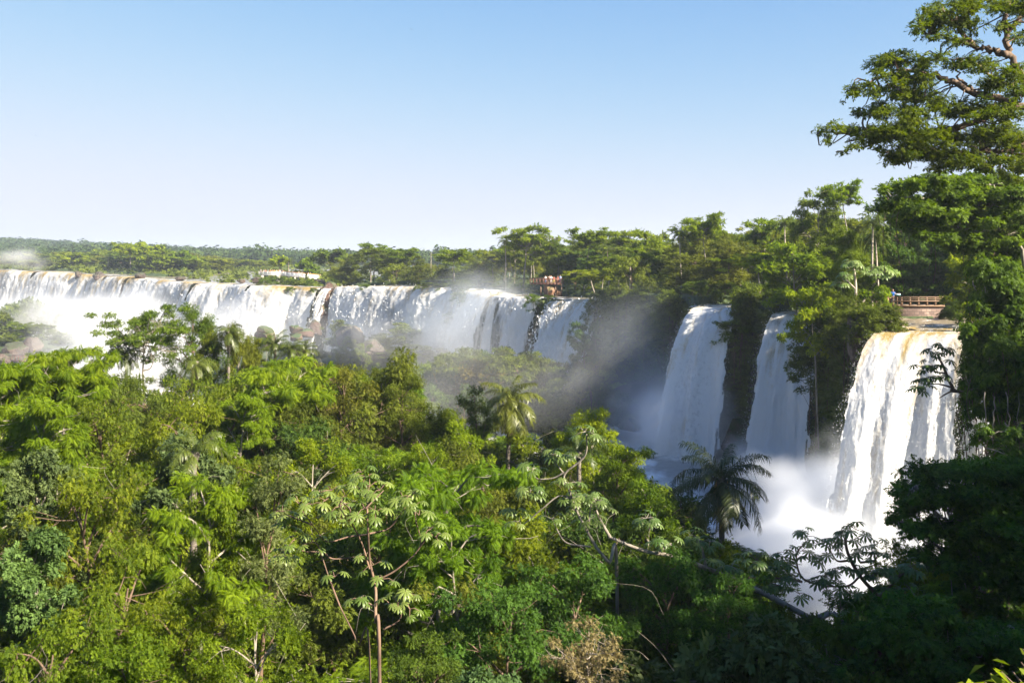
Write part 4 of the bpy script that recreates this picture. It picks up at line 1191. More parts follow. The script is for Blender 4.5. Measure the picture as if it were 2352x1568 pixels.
TOP = [(2150, 22, 40, 12), (2205, 12, 50, 14), (2280, 8, 50, 14), (2340, 16, 40, 18), (2115, 50, 24, 12), (2160, 48, 40, 12), (2210, 50, 40, 14), (2105, 68, 20, 8), (2150, 78, 35, 7), (2190, 96, 42, 8), (2235, 96, 30, 8), (2300, 62, 30, 10), (2345, 85, 22, 26),
       (2090, 130, 30, 9), (2050, 140, 38, 12), (2110, 146, 36, 14), (2150, 130, 30, 8), (2190, 148, 36, 11), (2235, 140, 38, 12), (2280, 150, 28, 10), (2020, 165, 28, 10), (2070, 172, 42, 16), (2125, 178, 30, 14), (2320, 165, 30, 16), (2290, 195, 40, 12), (2340, 210, 25, 18),
       (1975, 205, 34, 11), (1950, 222, 20, 10), (2015, 200, 30, 12), (2055, 215, 45, 18), (2110, 220, 40, 18), (1995, 245, 30, 16), (2040, 255, 45, 18), (2100, 262, 50, 20), (2160, 235, 30, 12), (2200, 255, 45, 16), (2260, 250, 55, 22), (2320, 260, 45, 26),
       (1890, 300, 22, 10), (1925, 292, 28, 11), (1965, 300, 30, 12), (1900, 322, 16, 8), (2010, 300, 36, 16), (1950, 335, 22, 9), (1930, 350, 14, 7), (1985, 326, 30, 10), (2060, 305, 45, 18), (2120, 310, 50, 20), (2190, 310, 50, 24), (2260, 315, 55, 28), (2330, 320, 45, 30),
       (2030, 352, 28, 14), (2075, 350, 40, 16), (2135, 355, 45, 18), (2060, 372, 30, 10), (2200, 365, 50, 22), (2270, 375, 50, 24), (2335, 380, 35, 28)]
limb_tree('huge spreading tree with bare pale limbs filling the upper right corner', 45, TOP,
          [([(2900, 560, 46), (2700, 420, 46), (2520, 300, 46), (2400, 240, 45), (2352, 185), (2320, 130), (2309, 75), (2316, 0), (2330, -90)], .30), ([(2318, 130), (2282, 118), (2239, 105), (2200, 62), (2165, 22)], .2), ([(2239, 105), (2190, 92), (2120, 74)], .11),
           ([(2420, 250, 45), (2330, 240), (2236, 212), (2185, 188), (2140, 172), (2060, 165), (2000, 190)], .22), ([(2236, 212), (2205, 180), (2190, 140)], .1), ([(2330, 240), (2200, 290), (2066, 309), (2006, 316), (1940, 308), (1878, 304)], .18),
           ([(2066, 309), (2000, 335), (1935, 348)], .08), ([(2309, 75), (2350, 30), (2400, -40)], .15), ([(2352, 185), (2290, 190), (2230, 140), (2160, 135)], .1), ([(2420, 280, 45), (2330, 340), (2240, 350), (2120, 350), (2040, 355)], .16), ([(2330, 340), (2280, 385)], .08)],
          T_SPRIG, 19000, .28, 'leaf_bright', 801, (38, 46, 26), tint=(.62, .62, .7, 1), bark='bark_brown', flat=.8, dz=2.2, up=1.2)
limb_tree('dark spreading tree with drooping boughs just below the huge corner tree', 60,
          [(2030, 440, 22, 14), (2070, 430, 36, 16), (2110, 418, 36, 14), (2150, 425, 40, 20), (2210, 425, 50, 24), (2280, 430, 55, 28), (2335, 440, 40, 30), (2040, 470, 26, 16), (2090, 468, 40, 20), (2150, 475, 50, 24), (2220, 485, 50, 28), (2290, 495, 50, 30), (2340, 510, 30, 30), (2080, 505, 30, 16), (2130, 525, 40, 20), (2200, 545, 45, 28), (2270, 560, 50, 30), (2335, 575, 30, 34)],
          [([(2560, 700), (2480, 600), (2400, 520), (2280, 470), (2160, 455), (2050, 455)], .28), ([(2400, 520), (2290, 540), (2180, 520), (2090, 505)], .2), ([(2480, 600), (2380, 440), (2260, 425), (2120, 420)], .18)],
          T_SPRIG, 26000, .42, 'leaf_dark', 811, (40, 61, 26), tint=(1.25, 1.2, .85, 1), flat=.8, dz=3.0, hang=16)
limb_tree('curtain of dark hanging vines and foliage at the right edge beside the largest fall', 57,
          [(2258, 620, 34, 30), (2308, 640, 50, 40), (2348, 690, 30, 50), (2243, 690, 26, 40), (2298, 720, 45, 50), (2233, 760, 24, 40), (2283, 800, 45, 50), (2338, 790, 35, 60), (2233, 840, 26, 34), (2268, 870, 34, 40), (2318, 870, 40, 46), (2223, 900, 22, 36), (2253, 930, 22, 26), (2308, 930, 30, 26), (2348, 930, 22, 40), (2223, 950, 14, 26)],
          [([(2440, 1500), (2400, 1100), (2380, 800), (2360, 640), (2340, 560)], .35), ([(2385, 850), (2300, 800), (2230, 760)], .1), ([(2370, 720), (2290, 660), (2235, 640)], .1), ([(2390, 950), (2300, 900), (2220, 880)], .09)],
          T_SPRIG, 26000, .36, 'leaf_dark', 821, (35.5, 57, 23), tint=(.95, 1.0, .8, 1), flat=1.3, droop=.9, dz=2.2, hang=60, name='vine_curtain', cat='vines')
limb_tree('sparse tangle of leafy lianas hanging before the narrow white fall at the right', 48,
          [(2325, 990, 24, 20), (2260, 1000, 22, 16), (2300, 1040, 24, 18), (2338, 1060, 20, 30), (2240, 1060, 16, 12), (2290, 1085, 24, 12)],
          [([(2420, 1400), (2390, 1150), (2370, 900)], .2), ([(2380, 1000), (2300, 990), (2250, 1010)], .04), ([(2385, 1080), (2310, 1050), (2240, 1065)], .04), ([(2262, 900), (2266, 1000), (2258, 1090)], .03), ([(2310, 900), (2318, 1000), (2308, 1100)], .03), ([(2285, 910), (2280, 1000), (2290, 1085)], .03), ([(2345, 1050), (2335, 1000), (2340, 900)], .03)],
          T_SPRIG, 1500, .40, 'leaf_dark', 831, (33, 48, 22), tint=(.9, 1.0, .8, 1), flat=1.2, droop=.6, dz=1.0, hang=26, name='liana_tangle', cat='vines')
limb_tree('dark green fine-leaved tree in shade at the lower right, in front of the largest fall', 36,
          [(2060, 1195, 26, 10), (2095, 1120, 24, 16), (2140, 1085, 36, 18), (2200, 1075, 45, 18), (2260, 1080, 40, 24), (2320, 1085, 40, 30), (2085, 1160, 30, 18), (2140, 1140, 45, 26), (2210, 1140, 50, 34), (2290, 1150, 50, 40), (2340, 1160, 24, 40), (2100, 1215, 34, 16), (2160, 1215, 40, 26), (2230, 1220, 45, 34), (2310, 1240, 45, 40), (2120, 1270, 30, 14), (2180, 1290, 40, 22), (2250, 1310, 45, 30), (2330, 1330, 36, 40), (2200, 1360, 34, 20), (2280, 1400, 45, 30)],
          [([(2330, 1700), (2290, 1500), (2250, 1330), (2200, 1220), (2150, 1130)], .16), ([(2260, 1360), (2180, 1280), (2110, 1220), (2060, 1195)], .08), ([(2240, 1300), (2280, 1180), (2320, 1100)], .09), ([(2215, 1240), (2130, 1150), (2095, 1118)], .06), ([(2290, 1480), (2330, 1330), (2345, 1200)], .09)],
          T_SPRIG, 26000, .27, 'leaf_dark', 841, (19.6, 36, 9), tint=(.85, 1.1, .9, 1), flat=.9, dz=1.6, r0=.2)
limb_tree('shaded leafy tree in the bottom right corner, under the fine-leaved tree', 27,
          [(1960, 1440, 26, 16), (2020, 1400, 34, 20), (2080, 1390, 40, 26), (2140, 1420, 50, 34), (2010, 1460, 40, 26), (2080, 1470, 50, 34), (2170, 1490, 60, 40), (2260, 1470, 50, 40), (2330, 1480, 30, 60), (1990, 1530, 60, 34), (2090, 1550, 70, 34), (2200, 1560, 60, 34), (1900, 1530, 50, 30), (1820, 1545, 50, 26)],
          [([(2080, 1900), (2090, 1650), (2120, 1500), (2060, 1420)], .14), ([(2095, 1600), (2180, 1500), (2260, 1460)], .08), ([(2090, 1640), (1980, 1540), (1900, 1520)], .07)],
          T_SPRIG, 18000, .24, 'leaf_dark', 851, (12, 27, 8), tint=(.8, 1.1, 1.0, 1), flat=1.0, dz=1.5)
# bright leaves close to the camera, bottom right corner
rg = np.random.default_rng(861)
b = thing('bush', 'sunlit yellow green leaves poking in at the very bottom right corner', 'bush', (3.4, 5.0, 27.6))
tips = [P(u, v, 5.2 + rg.normal(0, .25)) - np.array([3.4, 5.0, 27.6]) for u, v in [(2275, 1546), (2300, 1542), (2325, 1540), (2345, 1520), (2262, 1566), (2310, 1562), (2350, 1490), (2365, 1540), (2290, 1580), (2340, 1570), (2400, 1500), (2240, 1590), (2380, 1580), (2420, 1560)]]
mb = MB(); LV = []
for tip in tips:
    r0 = np.array([rg.normal(0, .15) + .25, rg.normal(0, .15), .3]); ln = sweep([r0, (r0 + tip) / 2 + np.array([0, 0, .1]), tip], 8); mb.tube(ln, np.linspace(.014, .005, 8), 5)
    for i in range(8):
        a = rg.uniform(0, 6.28); p = ln[rg.integers(5, 8)] + rg.normal(0, .03, 3)
        LV.append(T_leaf(p, [math.cos(a), math.sin(a), -.15 + rg.normal() * .3], [rg.normal() * .4, rg.normal() * .4, 1], rg.uniform(.09, .14), .42, .10, .22))
mb.tube([(.3, 0, -.6), (.28, 0, 0), (.25, 0, .35)], .03, 6)
mb.build('stem', M['bark_brown'], b); V, Q = T_join(LV)
link('foliage', mk_mesh('foliage', V, Q, mat=M['leaf_yellow'], attrs={'tone': np.repeat(rg.random(len(LV)), 4)}), b)

# trees outside the frame on the right hillside: they throw the shade that covers the lower right
for k, (x, y, H, w) in enumerate([(48, 40, 20, 7), (44, 30, 19, 7), (37, 20, 17, 6.5), (56, 34, 20, 7), (30, 11, 14, 5.5), (41, 13, 17, 6.5)]):
    plant('dark', x, y, H, w=w, tint=(.9, 1, .9, 1), where='off', label='tall dark tree on the right hillside beyond the picture edge', group='trees on the right hillside')

for x, y, top in [(22, 12, 37), (27, 16, 39), (31, 21, 40), (35, 26, 42), (29, 7, 40), (38, 20, 43), (41, 32, 44), (24, 4, 39), (35, 12, 43), (19, 2, 37)]:
    plant('dark', x, y, top - ground_z(x, y), w=5.0, tint=(.9, 1, .9, 1), where='off', label='tall dark tree on the right hillside beyond the picture edge', group='trees on the right hillside')
# ------------------------------------------------------------------ trees on the cliff top and beyond
SKY = np.array([(-300, 575), (0, 577), (100, 575), (270, 560), (330, 562), (450, 578), (600, 592), (700, 597), (745, 588), (800, 580), (850, 565), (930, 575), (985, 592), (1050, 575), (1110, 585), (1150, 560), (1200, 530),
                (1260, 540), (1300, 552), (1350, 530), (1450, 535), (1550, 535), (1600, 500), (1680, 498), (1740, 508), (1830, 505), (1880, 448), (1960, 425), (2010, 450), (2060, 440), (2352, 400), (2800, 400)], float)
sky_v = lambda u: np.interp(u, SKY[:, 0], SKY[:, 1])
PL = []


def cliff_tree(kind, u, vt, d, wpx, label=None, tint=None, where='', z=None):
    x = (u - HU) / F * d; g = ground_z(x, d) if z is None else z; H = CZ + (HV - vt) / F * d - g
    PL.append((x, d, wpx / 2 * d / F))
    return plant(kind, x, d, max(2, H), w=wpx / 2 * d / F, tint=tint, where=where, label=label, z=g)


cliff_tree('mid_umbrella', 1200, 523, 212, 125, 'tall flat-topped tree rising alone above the middle falls, by a thin palm', (1.35, 1.3, .7, 1))
cliff_tree('mid_umbrella2', 1340, 524, 196, 110, 'flat-topped tree above the rust red platform, against the sky', (1.2, 1.2, .7, 1))
cliff_tree('mid_umbrella', 1420, 532, 190, 110, 'broad flat-topped tree to the right above the rust red platform', (1.25, 1.2, .7, 1))
cliff_tree('mid_dome', 1500, 533, 180, 90, 'rounded sunlit tree midway between the rust red platform and the leftmost nearby fall', (1.25, 1.2, .7, 1))
cliff_tree('mid_umbrella2', 1632, 489, 150, 120, 'tall forked flat-topped tree on the skyline above the leftmost nearby fall', (1.15, 1.15, .7, 1))
cliff_tree('mid_umbrella', 1745, 502, 148, 120, 'flat-topped tree on the skyline above the gap between two nearby falls', (1.1, 1.15, .7, 1))
cliff_tree('mid_tall', 1880, 440, 118, 95, 'tall leafy tree on the skyline, left of the pair of tallest trees', (1.1, 1.2, .7, 1))
cliff_tree('mid_umbrella2', 1962, 413, 112, 95, 'tallest skyline tree left of the huge corner tree', (1.1, 1.2, .75, 1))
cliff_tree('mid_umbrella', 1745, 582, 121, 130, 'yellow green flat crown on the cliff edge above the slender fall', (1.8, 1.6, .7, 1))
cliff_tree('mid_dome', 1830, 560, 108, 150, 'big leafy green tree on the cliff between the slender fall and the viewpoint', (1.1, 1.15, .8, 1))
cliff_tree('mid_dome', 1888, 662, 91, 110, 'bright leafy tree overhanging the slender fall from the buttress', (1.5, 1.4, .7, 1))
cliff_tree('bamboo', 1975, 520, 99, 95, 'yellow green bamboo thicket left of the stone viewpoint', (.85, .95, .7, 1))
cliff_tree('bamboo', 1930, 575, 95, 90, 'lower yellow green bamboo thicket left of the stone viewpoint', (.85, .95, .7, 1))
cliff_tree('mid_dome', 2000, 640, 94, 70, 'leafy bush at the left end of the stone wall', (1.1, 1.2, .8, 1))
for u, vt, d, w in [(2075, 470, 112, 130), (2150, 500, 114, 140), (2060, 560, 106, 90), (2130, 560, 112, 110), (2190, 590, 106, 90), (2110, 600, 116, 80), (2210, 520, 108, 120), (2270, 540, 112, 130), (2205, 640, 101, 60), (2240, 650, 99, 70), (2040, 600, 113, 80), (2165, 620, 118, 80), (2085, 620, 120, 80)]:
    cliff_tree('mid_dark', u, vt, d, w, tint=(.9, 1.0, .8, 1), where='behind the stone viewpoint')
cliff_tree('far_umbrella', 755, 572, 300, 70, 'dark half-bare tree with upright limbs just right of the white walkway', (.7, .75, .7, 1))
cliff_tree('mid_umbrella', 858, 560, 262, 75, 'pale green feathery tree standing on the skyline above the middle white curtain', (1.1, 1.15, .9, 1))
cliff_tree('mid_umbrella', 930, 571, 255, 70, 'pale green tree right of the feathery one on the skyline above the middle white curtain', (1.0, 1.05, .85, 1))
cliff_tree('mid_umbrella2', 1045, 570, 228, 85, 'flat olive crown on the skyline above the right end of the middle white curtain', (1.1, 1.1, .7, 1))
cliff_tree('mid_olive', 1100, 590, 222, 80, 'olive tree left of the tall flat-topped tree above the middle falls', (1.1, 1.1, .8, 1))
cliff_tree('far_umbrella', 300, 557, 395, 66, 'tallest bright tree of the green grove on the far bank', (1.5, 1.4, .7, 1))
cliff_tree('far_dome', 345, 563, 390, 60, 'bright round tree right of the tallest one in the far bank grove', (1.5, 1.4, .7, 1))
cliff_tree('far_dome', 418, 577, 385, 44, 'separate round green tree right of the far bank grove', (1.0, 1.1, .7, 1))
cliff_tree('far_umbrella', 640, 588, 330, 40, 'bright green tree right behind the people on the white walkway', (1.6, 1.5, .6, 1))
cliff_tree('far_dome', 700, 592, 325, 44, 'green tree behind the middle of the white walkway', (1.0, 1.1, .7, 1))
# cliff-top palms
for u, vt, d, lab in [(1161, 540, 214, 'thin pale palm beside the tall flat-topped tree above the middle falls'), (1567, 517, 152, 'dark palm on the skyline left of the tall forked tree'), (1445, 575, 168, 'palm with a straight pale trunk in the forest right of the rust red platform'),
                      (1810, 495, 134, 'palm with a brown skirt on the skyline above the slender fall'), (2004, 488, 97, 'tall palm with a long pale trunk left of the stone viewpoint'), (2022, 520, 99, 'second pale-trunked palm nearest the stone viewpoint'),
                      (248, 588, 400, 'tiny pale palm left of the far bank grove'), (663, 592, 330, 'small palm behind the white walkway'), (1700, 560, 140, 'palm leaning among the trees above the leftmost nearby fall'), (1400, 560, 185, 'palm half hidden in the forest above the rust red platform')]:
    cliff_tree('far_palm', u, vt, d, 62 * 150 / d * .72 + 8, lab, (1.0, 1.05, .8, 1))

# the rest of the forest on the plateau, kept under the skyline
tries = placed = 0
while placed < 165 and tries < 9000:
    tries += 1
    d = rnd.uniform(84, 330); u = rnd.uniform(745, 2330); x = (u - HU) / F * d
    if d < 130 and u < 1650: continue
    ds, lz = near_line(np.array([x]), np.array([d]), LIP)
    if bool(inside(np.array([x]), np.array([d]), GORGE)[0]) or ds[0] < (1.0 if x > 15 else 9) or ds[0] > 75: continue
    if any(near_line(np.array([x]), np.array([d]), rv)[0][0] < rv[0, 2] / 2 + 1.5 for rv in (RIV_A, RIV_B, RIV_C)): continue
    if 40 < x < 49 and 90 < d < 102: continue
    if 1185 < u < 1330 and d < 202: continue
    w = rnd.uniform(2.6, 4.6)
    if any((x - a) ** 2 + (d - b) ** 2 < (.60 * (w + c)) ** 2 for a, b, c in PL): continue
    g = ground_z(x, d); H = rnd.uniform(8, 14.5)
    if ds[0] < 9: H *= .6
    vm = sky_v(u) + rnd.uniform(2, 50); H = min(H, CZ + (HV - vm) * d / F - g)
    if H < 2.5: continue
    PL.append((x, d, w)); placed += 1
    kind = pick([('mid_dome', .30), ('mid_umbrella', .09), ('mid_umbrella2', .09), ('mid_olive', .24), ('mid_tall', .2), ('mid_dark', .08)])
    if H < 6: kind = pick([('mid_bush', .7), ('mid_olive', .3)])
    b = rnd.uniform(.8, 1.35); h = rnd.uniform(-.05, .16)
    wh = 'above the middle white curtain' if u < 1130 else 'near the rust red platform' if u < 1420 else 'above the leftmost nearby fall' if u < 1700 else 'above the slender fall' if u < 1920 else 'behind the stone viewpoint'
    plant(kind, x, d, H, w=w, tint=(b * (1 + h), b, b * (.85 - h), 1), where=wh, z=g)

for u, vt, d, w in [(1590, 655, 131, 50), (1625, 640, 133, 60), (1665, 650, 132, 55), (1700, 660, 128, 50), (1645, 668, 129, 34), (1610, 672, 128, 30), (1775, 680, 118, 40), (1805, 672, 120, 46), (1835, 690, 117, 40), (1790, 695, 115, 26), (1750, 690, 117, 36), (1720, 690, 121, 40)]:
    cliff_tree('mid_olive' if w > 38 else 'mid_bush', u, vt, d, w, tint=(.8, .95, .7, 1), where='right behind the nearby falls')

for u, vt, d, w in [(2190, 705, 97, 46), (2176, 716, 96.2, 24), (2205, 690, 95, 50), (2040, 716, 96, 30)]:
    cliff_tree('mid_bush', u, vt, d, w, tint=(.7, .9, .7, 1), where='at the end of the stone wall')
# low bushes on the lip beside and between the nearby falls
tries = placed = 0
while placed < 44 and tries < 4000:
    tries += 1
    i = rnd.choice([10, 12, 14, 15, 15, 16, 16, 17, 19, 19, 21, 22, 22, 23, 23, 28, 29]); f = rnd.random(); p = LIP[i] + (LIP[i + 1] - LIP[i]) * f
    t = nz(LIP[i + 1] - LIP[i]); nrm = np.array([t[1], -t[0]])
    off = rnd.uniform(-1.2, 2.6); x, y = p[0] + nrm[0] * off, p[1] + nrm[1] * off
    zb = p[2] - max(0, off) * rnd.uniform(.5, 3.0) - .5
    H = rnd.uniform(1.6, 3.6); w = rnd.uniform(1.3, 2.4); placed += 1
    u, v = UV((x, y, zb)); b = rnd.uniform(.65, 1.1)
    wh = 'beside the rust red platform' if u < 1300 else 'on the cliff left of the falls' if u < 1590 else 'on the rock left of the slender fall' if u < 1775 else 'on the buttress beside the largest fall'
    plant('mid_bush', x, y, H, w=w, tint=(b * .95, b, b * .75, 1), where=wh, z=zb)

# wooded spur in the mid-ground, the island and the misty slope
cliff_tree('mid_dark', 1340, 740, 152, 62, 'lone dark round tree standing above the mid-ground wood, against the white fall', (.9, 1.0, .9, 1))
SPUR = np.array([(900, 850), (930, 832), (1000, 800), (1100, 795), (1190, 785), (1240, 820), (1300, 808), (1400, 805), (1440, 845), (1480, 900)], float)
tries = placed = 0; PL2 = []
while placed < 52 and tries < 3000:
    tries += 1
    d = rnd.uniform(116, 172); u = rnd.uniform(880, 1440); x = (u - HU) / F * d
    e = ((x + 5) / 27) ** 2 + ((d - 150) / 26) ** 2
    if e > 1.05 or x > 17: continue
    w = rnd.uniform(2.4, 4.2)
    if any((x - a) ** 2 + (d - b) ** 2 < (.62 * (w + c)) ** 2 for a, b, c in PL2): continue
    g = max(ground_z(x, d), 2.0); vm = np.interp(u, SPUR[:, 0], SPUR[:, 1]) + rnd.uniform(0, 34)
    H = min(rnd.uniform(9, 13), CZ + (HV - vm) * d / F - g)
    if H < 3: continue
    PL2.append((x, d, w)); placed += 1; b = rnd.uniform(.7, 1.1)
    tint = (b, b, b * .85, 1)
    kind = pick([('mid_dome', .3), ('mid_olive', .4), ('mid_tall', .15), ('mid_dark', .15)])
    if placed == 9: tint = (1.6, 1.0, .6, 1)
    plant(kind, x, d, H, w=w, tint=tint, where='on the wooded spur in the mist', z=g, label='orange brown tree among the green ones on the wooded spur' if placed == 9 else None)
for u, vt, d, w in [(785, 734, 214, 58), (812, 752, 212, 44), (870, 765, 208, 74), (930, 742, 218, 70), (995, 718, 222, 62), (850, 790, 204, 60), (905, 800, 204, 66), (960, 790, 206, 60), (1010, 800, 206, 60), (760, 775, 214, 40), (800, 772, 200, 34), (830, 790, 199, 40), (780, 795, 199, 36), (612, 770, 232, 26), (590, 775, 231, 24)]:
    cliff_tree(rnd.choice(['mid_olive', 'mid_dome', 'mid_umbrella']), u, vt, d, w, tint=(1.0, .95, .8, 1), where='on the rocky island')
for u, vt, d, w in [(20, 700, 315, 60), (70, 690, 320, 60), (-10, 720, 300, 60), (110, 715, 318, 50), (150, 722, 316, 46), (40, 740, 300, 50), (95, 745, 300, 56), (150, 765, 296, 44), (190, 770, 300, 40), (215, 790, 292, 36), (60, 775, 286, 50), (10, 770, 285, 50), (-50, 710, 310, 60), (130, 800, 280, 50), (175, 815, 278, 46), (240, 760, 310, 34)]:
    cliff_tree('far_olive' if u % 20 else 'far_dome', u, vt, d, w, tint=(.9, .9, .8, 1), where='on the misty slope at the left edge')

# far bank behind the long falls
tries = placed = 0; PL3 = []
while placed < 150 and tries < 9000:
    tries += 1
    d = rnd.uniform(290, 640); u = rnd.uniform(-40, 790); x = (u - HU) / F * d
    ds, lz = near_line(np.array([x]), np.array([d]), LIP)
    if bool(inside(np.array([x]), np.array([d]), GORGE)[0]) or ds[0] < float(wband(x)) + 6: continue
    w = rnd.uniform(3.5, 6.5)
    if any((x - a) ** 2 + (d - b) ** 2 < (.62 * (w + c)) ** 2 for a, b, c in PL3): continue
    g = ground_z(x, d); vm = sky_v(u) + rnd.uniform(6, 26)
    H = min(rnd.uniform(7, 13), CZ + (HV - vm) * d / F - g)
    if H < 2.0: continue
    PL3.append((x, d, w)); placed += 1; b = rnd.uniform(.8, 1.35); h = rnd.uniform(0, .2)
    plant(pick([('far_dome', .3), ('far_olive', .35), ('far_umbrella', .2), ('far_dark', .15)]), x, d, H, w=w, tint=(b * (1 + h), b, b * .75, 1), where='bank', z=g)

# marsh scrub on the far bank and leafy ground on the plateau
def scatter_stuff(name, pts, T, size, mat, seed, up=1.0):
    rg = np.random.default_rng(seed); n = len(pts)
    V, Q = inst(T, pts, nz(rg.normal(size=(n, 3)) * [1, 1, .4]), nz(rg.normal(0, .5, (n, 3)) + [0, 0, up]), size * rg.uniform(.6, 1.4, n))
    tone = np.clip(.5 + .8 * (fbm(pts[:, 0] / 7, pts[:, 1] / 7, seed=seed) - .5) + rg.normal(0, .15, n), 0, 1)
    return tag(link(name, mk_mesh(name, V, Q, mat=M[mat], attrs={'tone': np.repeat(tone, len(T[0]))})), kind='stuff')


n = 60000
d = RNG.uniform(255, 700, n); u = RNG.uniform(-60, 800, n); x = (u - HU) / F * d
ds, lz = near_line(x, d, LIP); wb = wband(x)
land = (~inside(x, d, GORGE)) & (ds > wb - 2 + 10 * fbm(x / 9, d / 9, seed=88)) & (ds < wb + 120)
hh = 2.4 * fbm(x / 5, d / 5, seed=89) * RNG.random(n) ** .6
land |= (~inside(x, d, GORGE)) & (fbm(x / 6, d / 6, seed=90) > .66) & (ds > 4)
k = land; pts = np.stack([x, d, lz + .1 + hh], 1)[k]
scatter_stuff('scrub', pts, T_CLUMP, 1.5, 'leaf_olive', 91)
n = 30000
d = RNG.uniform(84, 300, n); u = RNG.uniform(740, 2360, n); x = (u - HU) / F * d
ds, lz = near_line(x, d, LIP)
k = (~inside(x, d, GORGE)) & (ds < 60) & (ds > np.where(x > 15, .3, 5 + 6 * fbm(x / 7, d / 7, seed=92)))
for rv in (RIV_A, RIV_B, RIV_C): k &= near_line(x, d, rv)[0] > rv[0, 2] / 2 + .4
k &= ~((x > 39.5) & (x < 47.5) & (d > 93) & (d < 101)) & ~((u > 1225) & (u < 1300) & (d < 196))
zz = lz + .2 + RNG.random(n) ** 1.5 * np.clip(ds * .5, .5, 3.2)
scatter_stuff('undergrowth', np.stack([x, d, zz], 1)[k], T_SPRIG, .9, 'leaf_olive', 93)
# plants clinging to the cliff face between the falls
pts = []
for i0, i1, n_, zl in ((10, 11, 900, 12), (12, 13, 900, 12), (14, 18, 14000, 3), (19, 20, 7000, 3), (21, 24, 16000, 3), (25, 29, 5000, 5)):
    lip = LIP[i0:i1 + 1]; f = RNG.random(n_) * (len(lip) - 1 - 1e-6); j = f.astype(int); f = (f - j)[:, None]
    p = lip[j] + (lip[j + 1] - lip[j]) * f; t = nz((lip[j + 1] - lip[j])[:, :2]); nr = np.stack([t[:, 1], -t[:, 0]], 1)
    z = p[:, 2] - (p[:, 2] - zl) * RNG.random(n_); patch = fbm(p[:, 0] / 2.5 + p[:, 1] / 2.5, z / 3.2, seed=95)
    off = -.8 + .045 * (p[:, 2] - z) + 2.4 * patch * RNG.random(n_)
    q = np.stack([p[:, 0] + nr[:, 0] * off, p[:, 1] + nr[:, 1] * off, z], 1)
    pts.append(q[patch > .34])
o = scatter_stuff('cliff_plants', np.vstack(pts), T_SPRIG, .8, 'leaf_grey', 96, up=.6)
# wood covering the far hills
n = 5200
d = 640 + 950 * RNG.random(n); u = RNG.uniform(-120, 1350, n); x = (u - HU) / F * d
z = terrain(x, d)
rg = np.random.default_rng(97); tm = []
for i in range(3):
    dr = nz(rg.normal(size=(110, 3))); q = dr * np.array([5.5, 5.5, 5]) * (.65 + .6 * rg.random((110, 1))) + np.array([0, 0, 4.5])
    a = nz(rg.normal(size=(110, 3))); b = nz(np.cross(a, dr + .1)); s = rg.uniform(.7, 1.3, 110)[:, None]
    tm.append(np.stack([q - a * s, q - b * s, q + a * s, q + b * s], 1).reshape(-1, 3))
VV = []
for i in range(3):
    k = np.arange(n) % 3 == i; m = k.sum(); sc = rg.uniform(.5, 1.2, m)[:, None, None]; sc = sc * np.where(rg.random(m) < .04, 1.3, 1)[:, None, None]
    VV.append((np.stack([x[k], d[k], z[k]], 1)[:, None] + tm[i][None] * sc).reshape(-1, 3))
V = np.vstack(VV); tone = np.repeat(np.clip(rg.normal(.45, .25, n), 0, 1), 110 * 4)
tag(link('forest', mk_mesh('forest', V, np.arange(len(V)).reshape(-1, 4), mat=M['leaf_far'], attrs={'tone': tone})), kind='stuff')


# ------------------------------------------------------------------ rocks
def rock(label, p, size, mat='rock', seed=0, group=None, rz=None):
    me = bpy.data.meshes.new('rock'); bm = bmesh.new(); bmesh.ops.create_icosphere(bm, subdivisions=4, radius=1.0); bm.to_mesh(me); bm.free()
    co = np.zeros(len(me.vertices) * 3, np.float32); me.vertices.foreach_get('co', co); c = co.reshape(-1, 3).astype(float)
    dirs = c.copy(); f = .72 + .75 * (fbm(dirs[:, 0] * 1.3 + seed * 7, dirs[:, 1] * 1.3, dirs[:, 2] * 1.3, seed, 5)) - .25
    f += .07 * (np.floor(dirs[:, 2] * 3 + 2 * fbm(dirs[:, 0], dirs[:, 1], seed=seed)) % 2)
    c = c * f[:, None]; rg_ = np.random.default_rng(seed + 5)
    for _ in range(16):                                                # broken faces
        n_ = nz(rg_.normal(size=3) * [1, 1, .8]); h_ = c @ n_; o_ = rg_.uniform(.50, .80)
        c = c - np.clip(h_ - o_, 0, None)[:, None] * n_ * .92
    c = c + .05 * (fbm(c[:, 0] * 5, c[:, 1] * 5, c[:, 2] * 5, seed, 3) - .5)[:, None] * dirs
    c = c * 1.25 * np.array(size); me.vertices.foreach_set('co', c.astype(np.float32).ravel()); me.update(); me.materials.append(M[mat])
    o = link('rock', me, None, tuple(p)); o.rotation_euler = (0, 0, seed * 1.3 if rz is None else rz)
    return tag(o, label, 'rock', group)


for k, (u, v, d, s, lab) in enumerate([
        (228, 636, 362, (2.0, 2.2, 2.2), 'small brown boulder splitting the long falls near their left end'), (322, 634, 338, (2.8, 1.8, 1.4), 'low reddish rock on the lip of the long falls, left of centre'),
        (414, 640, 305, (2.2, 1.4, .8), 'flat red rock on the lip where the tan water starts'), (590, 641, 268, (2.0, 1.3, 1.0), 'reddish rock at the water edge left of the white walkway'),
        (180, 630, 378, (1.6, 1.5, 1.5), 'dark boulder on the lip at the left end of the long falls'), (735, 648, 268, (3.0, 1.6, 1.0), 'brown rocks under the right end of the white walkway')]):
    rock(lab, P(u, v, d), s, 'rock_brown', 20 + k)
for k, (u, v, d, s) in enumerate([(758, 672, 249, (2.2, 2.5, 3.2)), (752, 700, 248, (1.6, 2.2, 4.0)), (742, 728, 246, (1.8, 2.0, 3.4)), (722, 752, 243, (2.8, 2.0, 2.0)), (700, 766, 240, (3.6, 2.2, 1.3)), (682, 776, 236, (2.6, 2.0, 1.0))]):
    rock('dark wet rock in the slanting gully that divides the long falls', P(u, v, d), s, 'rock', 40 + k, 'gully rocks')
